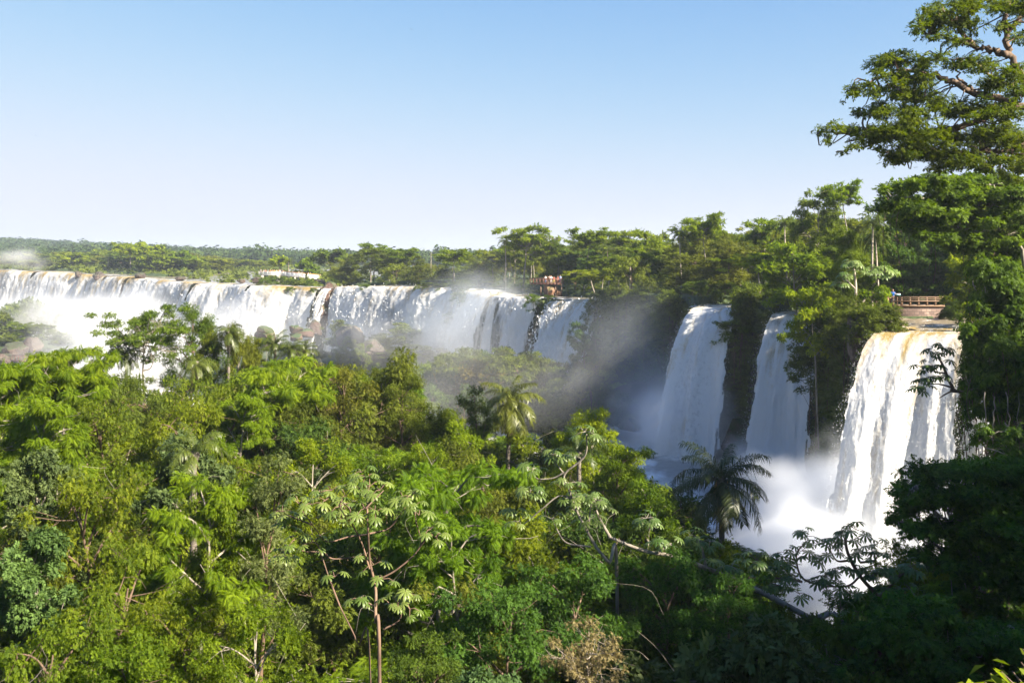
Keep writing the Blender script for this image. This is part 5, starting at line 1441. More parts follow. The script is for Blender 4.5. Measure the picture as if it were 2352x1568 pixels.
for k, (u, v, d, s, lab) in enumerate([
        (612, 776, 236, (3.4, 3, 2.6), 'large grey boulder at the foot of the falls behind the bamboo'), (678, 757, 238, (1.8, 1.5, 1.2), 'small dark boulder in the foam at the foot of the falls'),
        (800, 775, 207, (4.2, 3.4, 2.7), 'reddish brown rock bluff on the island below the middle falls'), (850, 805, 203, (3.6, 3, 2.4), 'lower pinkish rock on the island below the middle falls'),
        (1440, 1012, 131, (3.4, 3, 3.4), 'dark mossy rock stack at the edge of the plunge pool'), (1455, 1045, 128, (2.6, 3, 2.4), 'dark rock below the mossy stack at the plunge pool'), (1512, 1048, 124, (2.8, 2, 1.1), 'low dark rock lying in the plunge pool'),
        (1690, 1010, 112, (2.0, 2, 2.4), 'dark rock at the foot between the leftmost and the slender nearby fall'), (1455, 960, 138, (3.6, 3, 6), 'tall dark rock pillar veiled by mist left of the nearby falls'),
        (40, 800, 276, (8, 5, 4), 'reddish rock face in the mist at the left edge'), (78, 790, 278, (5, 4, 4), 'pinkish boulder in the mist near the left edge'), (10, 822, 262, (6, 4, 3), 'brown rock by the old wooden railing at the left edge'),
        (1970, 775, 83, (1.3, 1.5, 2.6), 'pale vertical rock face left of the lip of the largest fall'), (555, 645, 272, (1.5, 1.0, .6), 'small flat rock in the river left of the white walkway')]):
    rock(lab, P(u, v + (6 if u < 90 else 0), d), tuple(q * (.75 if u < 90 else 1) for q in s), 'rock_brown' if ('red' in lab or 'pink' in lab or 'brown' in lab or 'pale' in lab) else 'rock', 60 + k)
rock('sunlit orange rock slab under the rust red platform', P(1268, 668, 193), (3.6, 2.2, 2.3), 'rock_orange', 81)
# green tufts hanging on the lip of the middle falls
for k, (u, v, d, s) in enumerate([(1225, 690, 181, 38), (1262, 684, 181, 26), (1282, 695, 172, 24), (838, 662, 238, 26), (915, 668, 230, 18), (960, 662, 224, 20), (1010, 664, 219, 18), (610, 648, 264, 30), (640, 650, 266, 34), (675, 652, 265, 30), (712, 655, 258, 30), (765, 650, 256, 26), (338, 648, 332, 16), (668, 664, 255, 20), (720, 664, 250, 16)]):
    x = (u - HU) / F * d; zb = CZ + (HV - v) / F * d - .9
    plant('mid_bush', x, d, s * d / F * .62, w=s / 2 * d / F, tint=(.9, 1.1, .7, 1), where='on the lip of the long falls', z=zb)
# ------------------------------------------------------------------ people
M['skin'] = plain_mat('skin', (.46, .28, .19), .55, var=.1, objcol=True)
M['cloth'] = plain_mat('cloth', (.8, .8, .8), .85, var=.1, objcol=True)
M['hair'] = plain_mat('hair', (.04, .025, .015), .6, objcol=True)
M['shoe'] = plain_mat('shoe', (.05, .05, .05), .6)


def skin_mesh(name, nodes, edges, mat, sub=1):
    """nodes: list of (xyz, radius or (rx, ry)); one continuous skinned surface"""
    me = bpy.data.meshes.new(name); me.from_pydata([tuple(n[0]) for n in nodes], edges, []); me.update()
    o = bpy.data.objects.new(name, me); COL.objects.link(o)
    o.modifiers.new('Skin', 'SKIN'); sm = o.modifiers.new('Sub', 'SUBSURF'); sm.levels = sub; sm.render_levels = sub
    if not me.skin_vertices: bpy.context.view_layer.update()
    for v, n in zip(me.skin_vertices[0].data, nodes):
        r = n[1]; v.radius = r if isinstance(r, tuple) else (r, r)
    me.skin_vertices[0].data[0].use_root = True
    dg = bpy.context.evaluated_depsgraph_get(); dg.update()
    out = bpy.data.meshes.new_from_object(o.evaluated_get(dg)); out.name = name
    bpy.data.objects.remove(o); bpy.data.meshes.remove(me)
    out.materials.clear(); out.materials.append(mat)
    for p in out.polygons: p.use_smooth = True
    return out


def person_meshes(arms, stride=.08, head_turn=0.0, key=''):
    """arms: two lists [elbow, wrist, hand tip] in body space (facing +Y), left then right"""
    nd, ed = [], []
    def a(p, r, par=None):
        nd.append((p, r)); i = len(nd) - 1
        if par is not None: ed.append((par, i))
        return i
    pel = a((0, 0, .95), (.15, .11)); sp = a((0, .005, 1.12), (.135, .10), pel); ch = a((0, .01, 1.30), (.155, .11), sp); nk0 = a((0, 0, 1.43), (.075, .07), ch); nk = a((0, .01, 1.50), (.052, .052), nk0)
    h1 = a((0, .035, 1.57), (.068, .080), nk); h2 = a((0, .03, 1.65), (.076, .092), h1); a((0, .02, 1.725), (.055, .065), h2)
    hx, hy = math.sin(head_turn), math.cos(head_turn); a((hx * .11, .03 + hy * .105, 1.615), (.012, .016), h2)     # nose
    for sd in (-1, 1): a((sd * .085 * hy, .02 - sd * .085 * hx, 1.625), (.012, .022), h2)                          # ears
    for sd, arm in zip((-1, 1), arms):
        sh = a((sd * .18, 0, 1.40), .055, ch); el = a(arm[0], .042, sh); wr = a(arm[1], .028, el)
        d = nz(np.array(arm[2]) - np.array(arm[1])); pm = a(tuple(np.array(arm[1]) + d * .06), (.036, .018), wr)
        s = nz(np.cross(d, [0, 0, 1.]) + 1e-3)
        for f, (o, l) in enumerate(((-.028, .062), (-.010, .074), (.010, .070), (.027, .055))):
            b = a(tuple(np.array(arm[1]) + d * .095 + s * o), .0095, pm); a(tuple(np.array(arm[1]) + d * (.10 + l) + s * o * 1.1 + np.array([0, 0, -.012])), .008, b)
        b = a(tuple(np.array(arm[1]) + d * .05 + s * .04 * sd), .010, pm); a(tuple(np.array(arm[1]) + d * .09 + s * .062 * sd), .009, b)
    for sd in (-1, 1):
        hp = a((sd * .095, 0, .88), (.088, .088), pel); kn = a((sd * .105, .03 + sd * stride * .6, .49), .058, hp); an = a((sd * .11, -.01 + sd * stride, .09), .038, kn); a((sd * .12, .12 + sd * stride, .035), (.042, .030), an)
    body = skin_mesh('body', nd, ed, M['skin'])
    # shirt
    nd2, ed2 = [], []; nd, ed = nd2, ed2
    def b_(p, r, par=None):
        nd2.append((p, r)); i = len(nd2) - 1
        if par is not None: ed2.append((par, i))
        return i
    q = b_((0, 0, .93), (.175, .135)); q1 = b_((0, .005, 1.12), (.160, .122), q); q2 = b_((0, .01, 1.30), (.178, .128), q1); b_((0, 0, 1.44), (.095, .085), q2)
    for sd, arm in zip((-1, 1), arms):
        s = b_((sd * .18, 0, 1.395), .072, q2); m = (np.array([sd * .18, 0, 1.395]) * .35 + np.array(arm[0]) * .65); b_(tuple(m), .062, s)
    shirt = skin_mesh('shirt', nd2, ed2, M['cloth'])
    nd3, ed3 = [((0, 0, .97), (.168, .13))], []
    for sd in (-1, 1):
        nd3 += [((sd * .098, 0, .86), (.108, .105)), ((sd * .106, .025 + sd * stride * .6, .49), .078), ((sd * .112, -.01 + sd * stride, .16), .062)]
        k = len(nd3); ed3 += [(0, k - 3), (k - 3, k - 2), (k - 2, k - 1)]
    trousers = skin_mesh('trousers', nd3, ed3, M['cloth'])
    bm = bmesh.new(); bmesh.ops.create_uvsphere(bm, u_segments=14, v_segments=10, radius=1.0)
    for v in list(bm.verts):
        if v.co.z < -.35 or (v.co.y > .35 and v.co.z < .35): bm.verts.remove(v)
    for v in bm.verts: v.co = Vector((v.co.x * .088, v.co.y * .100 + .012, v.co.z * .105 + 1.655))
    hair = bpy.data.meshes.new('hair'); bm.to_mesh(hair); bm.free(); hair.materials.append(M['hair'])
    bm = bmesh.new()
    for sd in (-1, 1):
        bmesh.ops.create_icosphere(bm, subdivisions=1, radius=.010, matrix=Matrix.Translation((sd * .030 + hx * .08, .02 + hy * .085, 1.645)))
    bmesh.ops.create_icosphere(bm, subdivisions=1, radius=.012, matrix=Matrix.Translation((hx * .07, .03 + hy * .078, 1.575)) @ Matrix.Diagonal((2.0, .6, .5, 1)))
    face = bpy.data.meshes.new('face_features'); bm.to_mesh(face); bm.free(); face.materials.append(M['hair'])
    bm = bmesh.new()
    for sd in (-1, 1):
        bmesh.ops.create_uvsphere(bm, u_segments=10, v_segments=6, radius=1, matrix=Matrix.Translation((sd * .118, .06 + sd * stride, .045)) @ Matrix.Diagonal((.052, .14, .05, 1)))
    shoes = bpy.data.meshes.new('shoes'); bm.to_mesh(shoes); bm.free(); shoes.materials.append(M['shoe'])
    return dict(body=body, shirt=shirt, trousers=trousers, hair=hair, face_features=face, shoes=shoes)


DOWN = [[(-.24, 0, 1.14), (-.25, .06, .90), (-.25, .08, .80)], [(.24, 0, 1.14), (.25, .06, .90), (.25, .08, .80)]]
PHOTO = [[(-.25, .10, 1.20), (-.08, .30, 1.42), (-.02, .34, 1.48)], [(.27, .10, 1.20), (.12, .32, 1.44), (.05, .36, 1.48)]]
LEANR = [[(-.24, .12, 1.18), (-.20, .34, 1.08), (-.18, .40, 1.06)], [(.24, .12, 1.18), (.20, .34, 1.08), (.18, .40, 1.06)]]
POINT = [[(-.24, 0, 1.14), (-.25, .06, .90), (-.25, .08, .80)], [(.36, .16, 1.36), (.52, .34, 1.44), (.58, .40, 1.46)]]
POSE = [person_meshes(DOWN, .10), person_meshes(PHOTO, .05), person_meshes(LEANR, .04), person_meshes(POINT, .08, .4)]


def person(label, loc, rz, pose, shirt, trousers, skin=1.0, hair=(1, 1, 1), h=1.72, group=None):
    t = thing('person', label, 'person', loc, rz, group); s = h / 1.76; t.scale = (s, s, s)
    for k, me in POSE[pose].items():
        o = link(k, me, t)
        o.color = {'shirt': (*shirt, 1), 'trousers': (*trousers, 1), 'body': (skin, skin, skin, 1), 'hair': (*hair, 1)}.get(k, (1, 1, 1, 1))
    return t


# ------------------------------------------------------------------ walkways and platforms
M['steel'] = plain_mat('painted_steel', (.60, .61, .62), .45, var=.12, scale=1.5)
M['wood_rail'] = plain_mat('railing_wood', (.17, .10, .055), .7, var=.35, scale=3)
M['wood_orange'] = plain_mat('orange_handrail', (.50, .24, .09), .6, var=.2, scale=3)
M['wood_red'] = plain_mat('rust_red_wood', (.13, .05, .03), .7, var=.25, scale=2)
M['concrete'] = plain_mat('concrete', (.42, .39, .34), .85, var=.2, scale=1.5)
M['deck'] = plain_mat('deck_boards', (.26, .20, .15), .8, var=.3, scale=3)


def stone_mat():
    m, nt, out = new_mat('stone_wall'); L = nt.links
    tc = N(nt, 'ShaderNodeTexCoord'); br = N(nt, 'ShaderNodeTexBrick')
    br.inputs['Scale'].default_value = 1.0; br.inputs['Brick Width'].default_value = .52; br.inputs['Row Height'].default_value = .30; br.inputs['Mortar Size'].default_value = .02
    br.inputs['Color1'].default_value = (.085, .05, .04, 1); br.inputs['Color2'].default_value = (.17, .115, .09, 1); br.inputs['Mortar'].default_value = (.05, .04, .035, 1)
    sx = N(nt, 'ShaderNodeSeparateXYZ'); cb = N(nt, 'ShaderNodeCombineXYZ'); L.new(tc.outputs['Object'], sx.inputs[0])
    L.new(math_(nt, 'ADD', sx.outputs[0], sx.outputs[1]), cb.inputs[0]); L.new(sx.outputs[2], cb.inputs[1]); L.new(cb.outputs[0], br.inputs['Vector'])
    no = N(nt, 'ShaderNodeTexNoise'); no.inputs['Scale'].default_value = 2.2; no.inputs['Detail'].default_value = 6; L.new(tc.outputs['Object'], no.inputs['Vector'])
    c = mixc(nt, math_(nt, 'MULTIPLY_ADD', no.outputs[0], 3.0, -1.75, clamp=True), br.outputs[0], (.30, .26, .21))
    pr = N(nt, 'ShaderNodeBsdfPrincipled', i_Roughness=.85); L.new(c, pr.inputs['Base Color'])
    bp = N(nt, 'ShaderNodeBump'); bp.inputs['Strength'].default_value = .8; bp.inputs['Distance'].default_value = .06; bp.invert = True
    L.new(br.outputs['Fac'], bp.inputs['Height']); L.new(bp.outputs[0], pr.inputs['Normal']); L.new(pr.outputs[0], out.inputs[0])
    return m


M['stone'] = stone_mat()

# stone viewpoint above the largest fall
wz0, wz1 = 25.2, 26.62; wx0, wx1 = 40.75, 46.2; wy = 97.4
t = thing('stone_viewpoint', 'stone-walled lookout with wooden railing right above the largest fall', 'viewpoint', (wx0, wy, wz0))
mb = MB(); mb.box(((wx1 - wx0) / 2, .3, (wz1 - wz0) / 2 - .6), (wx1 - wx0, .6, wz1 - wz0 + 1.2)); mb.build('stone_wall', M['stone'], t)
mb = MB(); mb.box(((wx1 - wx0) / 2 - .8, 1.7, wz1 - wz0 + .06), (wx1 - wx0 + 1.8, 3.6, .12)); mb.build('deck', M['deck'], t)
rz_ = wz1 - wz0 + .12
PX_ = [0.02 + (wx1 - wx0 - .04) * i / 6 for i in range(7)]
for x in PX_:
    mb = MB(); mb.box((x, -.06, rz_ + .42), (.12, .11, 1.0)); mb.build('railing_post', M['wood_rail'], t)
for zz_, hh_ in ((rz_ - .02, .14), (rz_ + .52, .12), (rz_ + .76, .07), (rz_ + .94, .08)):
    mb = MB(); mb.beam((-.05, -.125, zz_), (wx1 - wx0 + .05, -.125, zz_), .05, hh_); mb.build('rail', M['wood_rail'], t)
for i in range(6):
    mb = MB(); a, b = PX_[i] + .08, PX_[i + 1] - .08
    mb.beam((a, -.05, rz_ + .07), (b, -.05, rz_ + .07), .04, .05); mb.beam((a, -.05, rz_ + .44), (b, -.05, rz_ + .44), .04, .05)
    mb.beam((a + .03, -.05, rz_ + .07), (a + .03, -.05, rz_ + .44), .05, .04); mb.beam((b - .03, -.05, rz_ + .07), (b - .03, -.05, rz_ + .44), .05, .04)
    mb.build('railing_panel', M['wood_rail'], t)
t = thing('side_balcony', 'short dark wooden balcony joining the left side of the stone-walled lookout', 'balcony', (39.0, 97.6, wz1))
mb = MB(); mb.box((.8, .8, .02), (1.7, 1.8, .14)); mb.build('deck', M['deck'], t)
mb = MB(); mb.beam((.0, -.1, .95), (1.65, -.1, .95), .10, .12); mb.build('handrail', M['wood_rail'], t)
for k in range(3):
    mb = MB(); mb.beam((0, -.1, .25 + k * .22), (1.65, -.1, .25 + k * .22), .03, .10); mb.build('rail', M['wood_rail'], t)
for k in range(3):
    mb = MB(); mb.box((.05 + k * .78, -.04, .46), (.10, .10, .96)); mb.build('railing_post', M['wood_rail'], t)
mb = MB(); mb.tube([(.3, .4, -2.2), (.3, .4, 0)], .10, 8); mb.tube([(1.3, .4, -2.2), (1.3, .4, 0)], .10, 8); mb.build('stilts', M['wood_rail'], t)
t = thing('information_board', 'slanted pale information board on the wooden balcony', 'sign', (39.9, 98.1, wz1 + .1))
M['board'] = plain_mat('board_print', (.42, .52, .50), .4, var=.25, scale=5); M['board_frame'] = plain_mat('board_frame', (.7, .7, .68), .5)
mb = MB(); mb.box((0, 0, .5), (.07, .07, 1.0)); mb.build('post', M['wood_rail'], t)
mb = MB(); mb.beam((-.42, -.12, 1.12), (-.36, .12, 1.52), .05, .05); mb.beam((.42, -.12, 1.12), (.36, .12, 1.52), .05, .05); mb.beam((-.42, -.12, 1.12), (.42, -.12, 1.12), .05, .05); mb.beam((-.36, .12, 1.52), (.36, .12, 1.52), .05, .05); mb.build('frame', M['board_frame'], t)
mb = MB(); mb.add([(-.41, -.115, 1.125), (.41, -.115, 1.125), (.35, .115, 1.51), (-.35, .115, 1.51), (-.41, -.09, 1.11), (.41, -.09, 1.11), (.35, .14, 1.49), (-.35, .14, 1.49)], [[0, 1, 2, 3], [7, 6, 5, 4]]); mb.build('panel', M['board'], t)
t = thing('information_board', 'small teal topped board right of the person in blue', 'sign', (41.75, 98.6, wz1 + .12))
mb = MB(); mb.box((0, 0, .5), (.07, .07, 1.0)); mb.build('post', M['wood_rail'], t)
mb = MB(); mb.box((0, 0, 1.12), (.62, .3, .10)); mb.build('panel', plain_mat('teal_print', (.08, .22, .22), .5), t)
mb = MB(); mb.box((0, -.02, 1.215), (.58, .26, .07)); mb.build('top', M['board_frame'], t)
person('person in a blue top taking a photo over the railing', (41.0, 97.95, wz1 + .12), math.radians(170), 1, (.03, .18, .62), (.05, .06, .09), .95, (1, 1, 1), 1.78)
person('person in a red top raising both hands, next to the person in blue', (40.45, 98.0, wz1 - .1), math.radians(200), 1, (.42, .02, .05), (.05, .05, .06), 1.1, (2, 1.4, 1), 1.62)


def footbridge(name, label, a, b, segs, h_rail, mats, width=1.6, grid=True, piers=(), posts_each=True, rails=4):
    a = np.array(a, float); b = np.array(b, float); t = thing(name, label, 'walkway', tuple(a)); e = b - a
    sd = nz(np.array([e[1], -e[0], 0])) * width / 2
    mb = MB(); mb.beam((0, 0, -.08), e + np.array([0, 0, -.08]), width, .16); mb.build('deck', mats[0], t)
    for s in (-1, 1):
        for k in range(rails):
            mb = MB(); z = h_rail * (k + .5) / rails * .92; mb.beam(sd * s + [0, 0, z], e + sd * s + [0, 0, z], .05, .12 if grid else .06); mb.build('rail', mats[1], t)
        mb = MB(); mb.beam(sd * s + [0, 0, h_rail + .04], e + sd * s + [0, 0, h_rail + .04], .12, .14); mb.build('handrail', mats[2], t)
        for k in range(segs + 1):
            p = e * k / segs + sd * s; mb = MB(); mb.beam(p + [0, 0, -.05], p + [0, 0, h_rail + .0], .12, .10); mb.build('railing_post', mats[3], t)
    for f, w, dep in piers:
        p = e * f; mb = MB(); mb.box(p + np.array([0, 0, -.16 - dep / 2]), (w, width * 1.1, dep), math.atan2(e[1], e[0])); mb.build('pier', M['concrete'], t)
    return t


wa, wm, wb_ = P(600, 631, 285), P(648, 631.5, 283), P(733, 640.5, 279)
MS = (M['concrete'], M['steel'], M['wood_orange'], M['steel'])
footbridge('walkway', 'white railed end platform of the footbridge over the river, crowded with people', wa, wm, 5, 1.15, MS, 2.6, piers=((.15, .8, 2.2), (.9, .9, 2.4)))
footbridge('walkway', 'long white railed footbridge with orange handrail sloping down from the crowded platform', wm + np.array([.15, 0, 0]), wb_, 8, 1.15, MS, 1.8, piers=((.38, .5, 2.0), (.80, 1.6, 1.6)))
shirts = [('white', (.85, .85, .85)), ('salmon pink', (.75, .35, .30)), ('navy', (.04, .05, .12)), ('teal', (.10, .35, .38)), ('maroon', (.25, .03, .06)), ('black', (.03, .03, .03)), ('pink', (.80, .45, .48)), ('orange', (.75, .35, .08)), ('cream', (.80, .74, .60)), ('grey', (.35, .35, .38)), ('lilac', (.55, .45, .65)), ('red', (.55, .05, .05))]
for k, (f, si, ps) in enumerate([(.02, 9, 0), (.14, 0, 2), (.22, 1, 0), (.34, 3, 2), (.46, 4, 2), (.56, 6, 0), (.65, 7, 2), (.76, 0, 1), (.84, 5, 2), (.92, 8, 2), (1.02, 2, 0)]):
    p = wa + (wm - wa) * f; nm, c = shirts[si]
    person(['dark grey', 'white', 'salmon pink', 'teal', 'maroon', 'pink', 'orange', 'white', 'black', 'cream', 'navy'][k] + ' person ' + ['at the far left corner', 'near the left corner', 'third from the left', 'fourth from the left', 'fifth from the left', 'sixth from the left', 'seventh from the left', 'taking a photo', 'ninth from the left', 'tenth from the left', 'last on the right'][k] + ' of the white platform',
           tuple(p + np.array([0, rnd.uniform(-.9, -.2), .02])), math.pi + rnd.uniform(-.4, .4), ps, c, (.05, .06, .10) if k % 2 else (.25, .22, .18), 1.0, (1, 1, 1), rnd.uniform(1.62, 1.8))
for k, (f, si, lab) in enumerate([(.46, 8, 'person in cream on the sloping footbridge, leftmost of those walking'), (.52, 0, 'person in white on the sloping footbridge, second from the left'), (.56, 3, 'person in teal walking along the sloping footbridge'), (.72, 0, 'person in white near the lower end of the sloping footbridge'), (.77, 7, 'person in orange near the lower end of the sloping footbridge')]):
    p = wm + (wb_ - wm) * f
    person(lab, tuple(p + np.array([0, -.2, .02])), math.pi / 2 * (1 if k % 2 else -1), 0, shirts[si][1], (.15, .15, .2), 1.0, (1, 1, 1), rnd.uniform(1.6, 1.75))

# rust red platform above the middle falls
ma, mb_ = P(1221, 650.5, 192), P(1291, 651.5, 190)
tp = footbridge('platform', 'rust red railed platform on dark columns over an orange rock', ma, mb_, 9, 1.0, (M['wood_red'],) * 4, 2.2, grid=False, rails=3)
for f in (.30, .55, .78, .97):
    m_ = MB(); p = (mb_ - ma) * f; m_.beam(p + [0, -.8, -.2], p + [0, -.8, -2.6], .28, .28); m_.build('column', M['bark_brown'], tp)
for f, ps, c, tr_, lab, h in [(.46, 2, (.75, .62, .60), (.1, .15, .3), 'person in a pale top, leftmost on the rust red platform', 1.65), (.60, 3, (.70, .45, .35), (.03, .03, .05), 'person with tanned shoulders and dark shorts on the rust red platform', 1.72), (.645, 2, (.85, .85, .85), (.75, .75, .75), 'person all in white on the rust red platform', 1.68),
                              (.73, 0, (.55, .10, .06), (.75, .62, .05), 'person in red with a yellow bag on the rust red platform', 1.5), (.86, 0, (.45, .12, .10), (.25, .03, .08), 'person in dark red next to the person in light blue on the rust red platform', 1.62), (.94, 0, (.35, .50, .80), (.12, .15, .25), 'person in light blue at the right end of the rust red platform', 1.82)]:
    p = ma + (mb_ - ma) * f
    person(lab, tuple(p + np.array([0, -.5, .02])), math.pi + rnd.uniform(-.5, .5), ps, c, tr_, 1.1, (1, 1, 1), h)
# old railing in the mist at the left
t = footbridge('boardwalk', 'rusty boardwalk railing in the mist at the left edge above the feathery trees', P(22, 826, 262), P(76, 830, 258), 8, 1.3, (M['wood_red'],) * 4, 2.0, grid=False, rails=3)
# thin mast on the skyline
t = thing('mast', 'thin bare pole on the skyline between the trees above the middle white curtain', 'pole', tuple(P(990, 632, 262)))
m_ = MB(); m_.tube([(0, 0, -2), (0, 0, 3), (.03, 0, 6.6)], [.13, .11, .07], 7); m_.build('pole', M['bark_grey'], t)
m_ = MB(); m_.beam((-.4, 0, 6.0), (.4, 0, 6.0), .07, .09); m_.build('crossarm', M['bark_grey'], t)

# birds
M['bird'] = plain_mat('dark_plumage', (.03, .03, .035), .7)
for u, v, lab, rz in [(1050, 153, 'tiny dark bird high in the middle of the blue sky', .5), (82, 312, 'tiny dark bird in the sky above the far left falls', -.3), (945, 68, 'tiny bird close to the top of the sky', .9)]:
    d = 170; nd = [((0, -.18, 0), .05), ((0, 0, .01), .085), ((0, .16, .02), .06), ((0, .26, .045), .05), ((0, .34, .04), .014), ((0, -.34, -.01), (.06, .015))]
    me = skin_mesh('bird', nd, [(0, 1), (1, 2), (2, 3), (3, 4), (0, 5)], M['bird'])
    o = tag(link('bird', me, None, tuple(P(u, v, d))), lab, 'bird'); o.rotation_euler = (0, .2, rz); o.scale = (.5, .5, .5)
    for s in (-1, 1):
        w = MB(); w.add([(s * .05, .10, .03), (s * .05, -.10, .03), (s * .35, -.10, .16), (s * .35, .14, .17), (s * .72, -.12, .10), (s * .70, -.02, .12),
                         (s * .05, .10, .05), (s * .05, -.10, .045), (s * .35, -.10, .175), (s * .35, .14, .19)], [[0, 1, 2, 3], [3, 2, 4, 5], [6, 9, 8, 7], [0, 3, 9, 6], [1, 7, 8, 2]])
        w.build('wing', M['bird'], o)


# ------------------------------------------------------------------ spray and air
def mist(label, c, r, dens, seed, nscale, lo=.40, hi=.75, col=(.995, .995, .995), pw=1.0, tall=1.0):
    m, nt, out = new_mat('spray'); L = nt.links
    tc = N(nt, 'ShaderNodeTexCoord'); ge = N(nt, 'ShaderNodeNewGeometry')
    wn = N(nt, 'ShaderNodeTexNoise'); wn.inputs['Scale'].default_value = 1.6; wn.inputs['Detail'].default_value = 2; wv = N(nt, 'ShaderNodeVectorMath', operation='ADD'); L.new(tc.outputs['Object'], wv.inputs[0]); wv.inputs[1].default_value = (seed * 3.7, 0, 0); L.new(wv.outputs[0], wn.inputs['Vector'])
    wm = N(nt, 'ShaderNodeVectorMath', operation='MULTIPLY_ADD'); L.new(wn.outputs['Color'], wm.inputs[0]); wm.inputs[1].default_value = (1.1, 1.1, 1.1); L.new(tc.outputs['Object'], wm.inputs[2])
    wo = N(nt, 'ShaderNodeVectorMath', operation='SUBTRACT'); L.new(wm.outputs[0], wo.inputs[0]); wo.inputs[1].default_value = (.55, .55, .55)
    ln = N(nt, 'ShaderNodeVectorMath', operation='LENGTH'); L.new(wo.outputs[0], ln.inputs[0])
    fall = N(nt, 'ShaderNodeMapRange', interpolation_type='SMOOTHERSTEP'); fall.inputs['From Min'].default_value = 1.0; fall.inputs['From Max'].default_value = .15
    L.new(ln.outputs['Value'], fall.inputs['Value'])
    mp = N(nt, 'ShaderNodeMapping'); mp.inputs['Location'].default_value = (seed * 13.1, seed * 7.7, 0); mp.inputs['Scale'].default_value = (1, 1, tall)
    L.new(ge.outputs['Position'], mp.inputs[0])
    no = N(nt, 'ShaderNodeTexNoise'); no.inputs['Scale'].default_value = nscale; no.inputs['Detail'].default_value = 3; no.inputs['Roughness'].default_value = .55; L.new(mp.outputs[0], no.inputs['Vector'])
    mr = N(nt, 'ShaderNodeMapRange', interpolation_type='SMOOTHSTEP'); mr.inputs['From Min'].default_value = lo; mr.inputs['From Max'].default_value = hi; L.new(no.outputs[0], mr.inputs['Value'])
    de = math_(nt, 'MULTIPLY', math_(nt, 'POWER', fall.outputs[0], pw), math_(nt, 'MULTIPLY', mr.outputs[0], dens))
    vo = N(nt, 'ShaderNodeVolumePrincipled'); vo.inputs['Color'].default_value = (*col, 1); vo.inputs['Anisotropy'].default_value = .25; vo.inputs['Density'].default_value = 0
    L.new(de, vo.inputs['Density']); L.new(vo.outputs[0], out.inputs['Volume'])
    me = bpy.data.meshes.new('mist'); bm = bmesh.new(); bmesh.ops.create_icosphere(bm, subdivisions=3, radius=1.25); bm.to_mesh(me); bm.free(); me.materials.append(m)
    o = link('mist', me, None, c); o.scale = r
    return tag(o, label, 'mist', kind='stuff')


mist('white plume of spray boiling up in front of the far left falls', tuple(P(150, 775, 330)), (62, 40, 25), .17, 1, .045, .30, .62)
mist('dense white spray in the gorge behind the feathery trees', tuple(P(270, 800, 250)), (26, 24, 18), .16, 2, .07, .20, .55)
mist('wisp of spray drifting above the lip at the far left', tuple(P(50, 596, 420)), (20, 14, 8), .06, 3, .07, .40, .70)
mist('thin spray before the long falls, right of the open umbrella tree', tuple(P(560, 760, 240)), (24, 16, 11), .07, 4, .08, .35, .7)
mist('veil of mist standing in front of the middle white curtain', tuple(P(1090, 740, 198)), (22, 13, 16), .080, 5, .08, .28, .70, col=(.90, .95, 1.0))  # faint blue of the shaded gorge tinted into the mist colour
mist('mist over the rocky island and wooded spur', tuple(P(1000, 800, 180)), (24, 26, 10), .016, 6, .08, .30, .7)
mist('pale mist filling the hollow in front of the wooded spur', tuple(P(1130, 870, 118)), (24, 13, 10), .020, 16, .07, .22, .68)
mist('thin veil of spray over the rock bluff on the island', tuple(P(800, 775, 196)), (15, 8, 7), .05, 18, .10, .24, .62)
mist('tall drifting mist in the shade left of the nearby falls', tuple(P(1430, 840, 126)), (13, 11, 14), .028, 7, .08, .26, .72, tall=.7, col=(.84, .91, 1.0))  # bluish cast of the shade is put into the volume colour
mist('low mist across the plunge pool before the leftmost nearby fall', tuple(P(1560, 980, 118)), (11, 11, 8), .38, 8, .12, .26, .60)
mist('blue shaded mist hugging the cliff left of the nearby falls', tuple(P(1500, 940, 120)), (10, 8, 9), .07, 17, .11, .26, .66, tall=.7, col=(.86, .92, 1.0))  # its blue is shade tinted into the volume colour
mist('billowing white spray at the foot of the largest fall', tuple(P(1930, 1190, 77)), (10.5, 7.5, 8.5), 1.2, 9, .17, .20, .54, col=(.90, .92, .95))
mist('white spray cloud rolling over the plunge pool toward the viewer', tuple(P(1880, 1340, 70)), (12, 9, 6.5), 1.2, 10, .14, .16, .52, col=(.90, .92, .95))
mist('splash mist at the foot of the slender fall', tuple(P(1760, 1080, 102)), (6, 6, 5), .40, 11, .18, .26, .6)

hz = MB(); hz.box((0, 1340, 38), (4700, 3060, 104))
m, nt, out = new_mat('haze'); vo = N(nt, 'ShaderNodeVolumePrincipled'); vo.inputs['Color'].default_value = (.78, .87, 1.0, 1); vo.inputs['Density'].default_value = .00020; vo.inputs['Anisotropy'].default_value = .2
nt.links.new(vo.outputs[0], out.inputs['Volume'])
tag(hz.build('haze', m), kind='stuff')


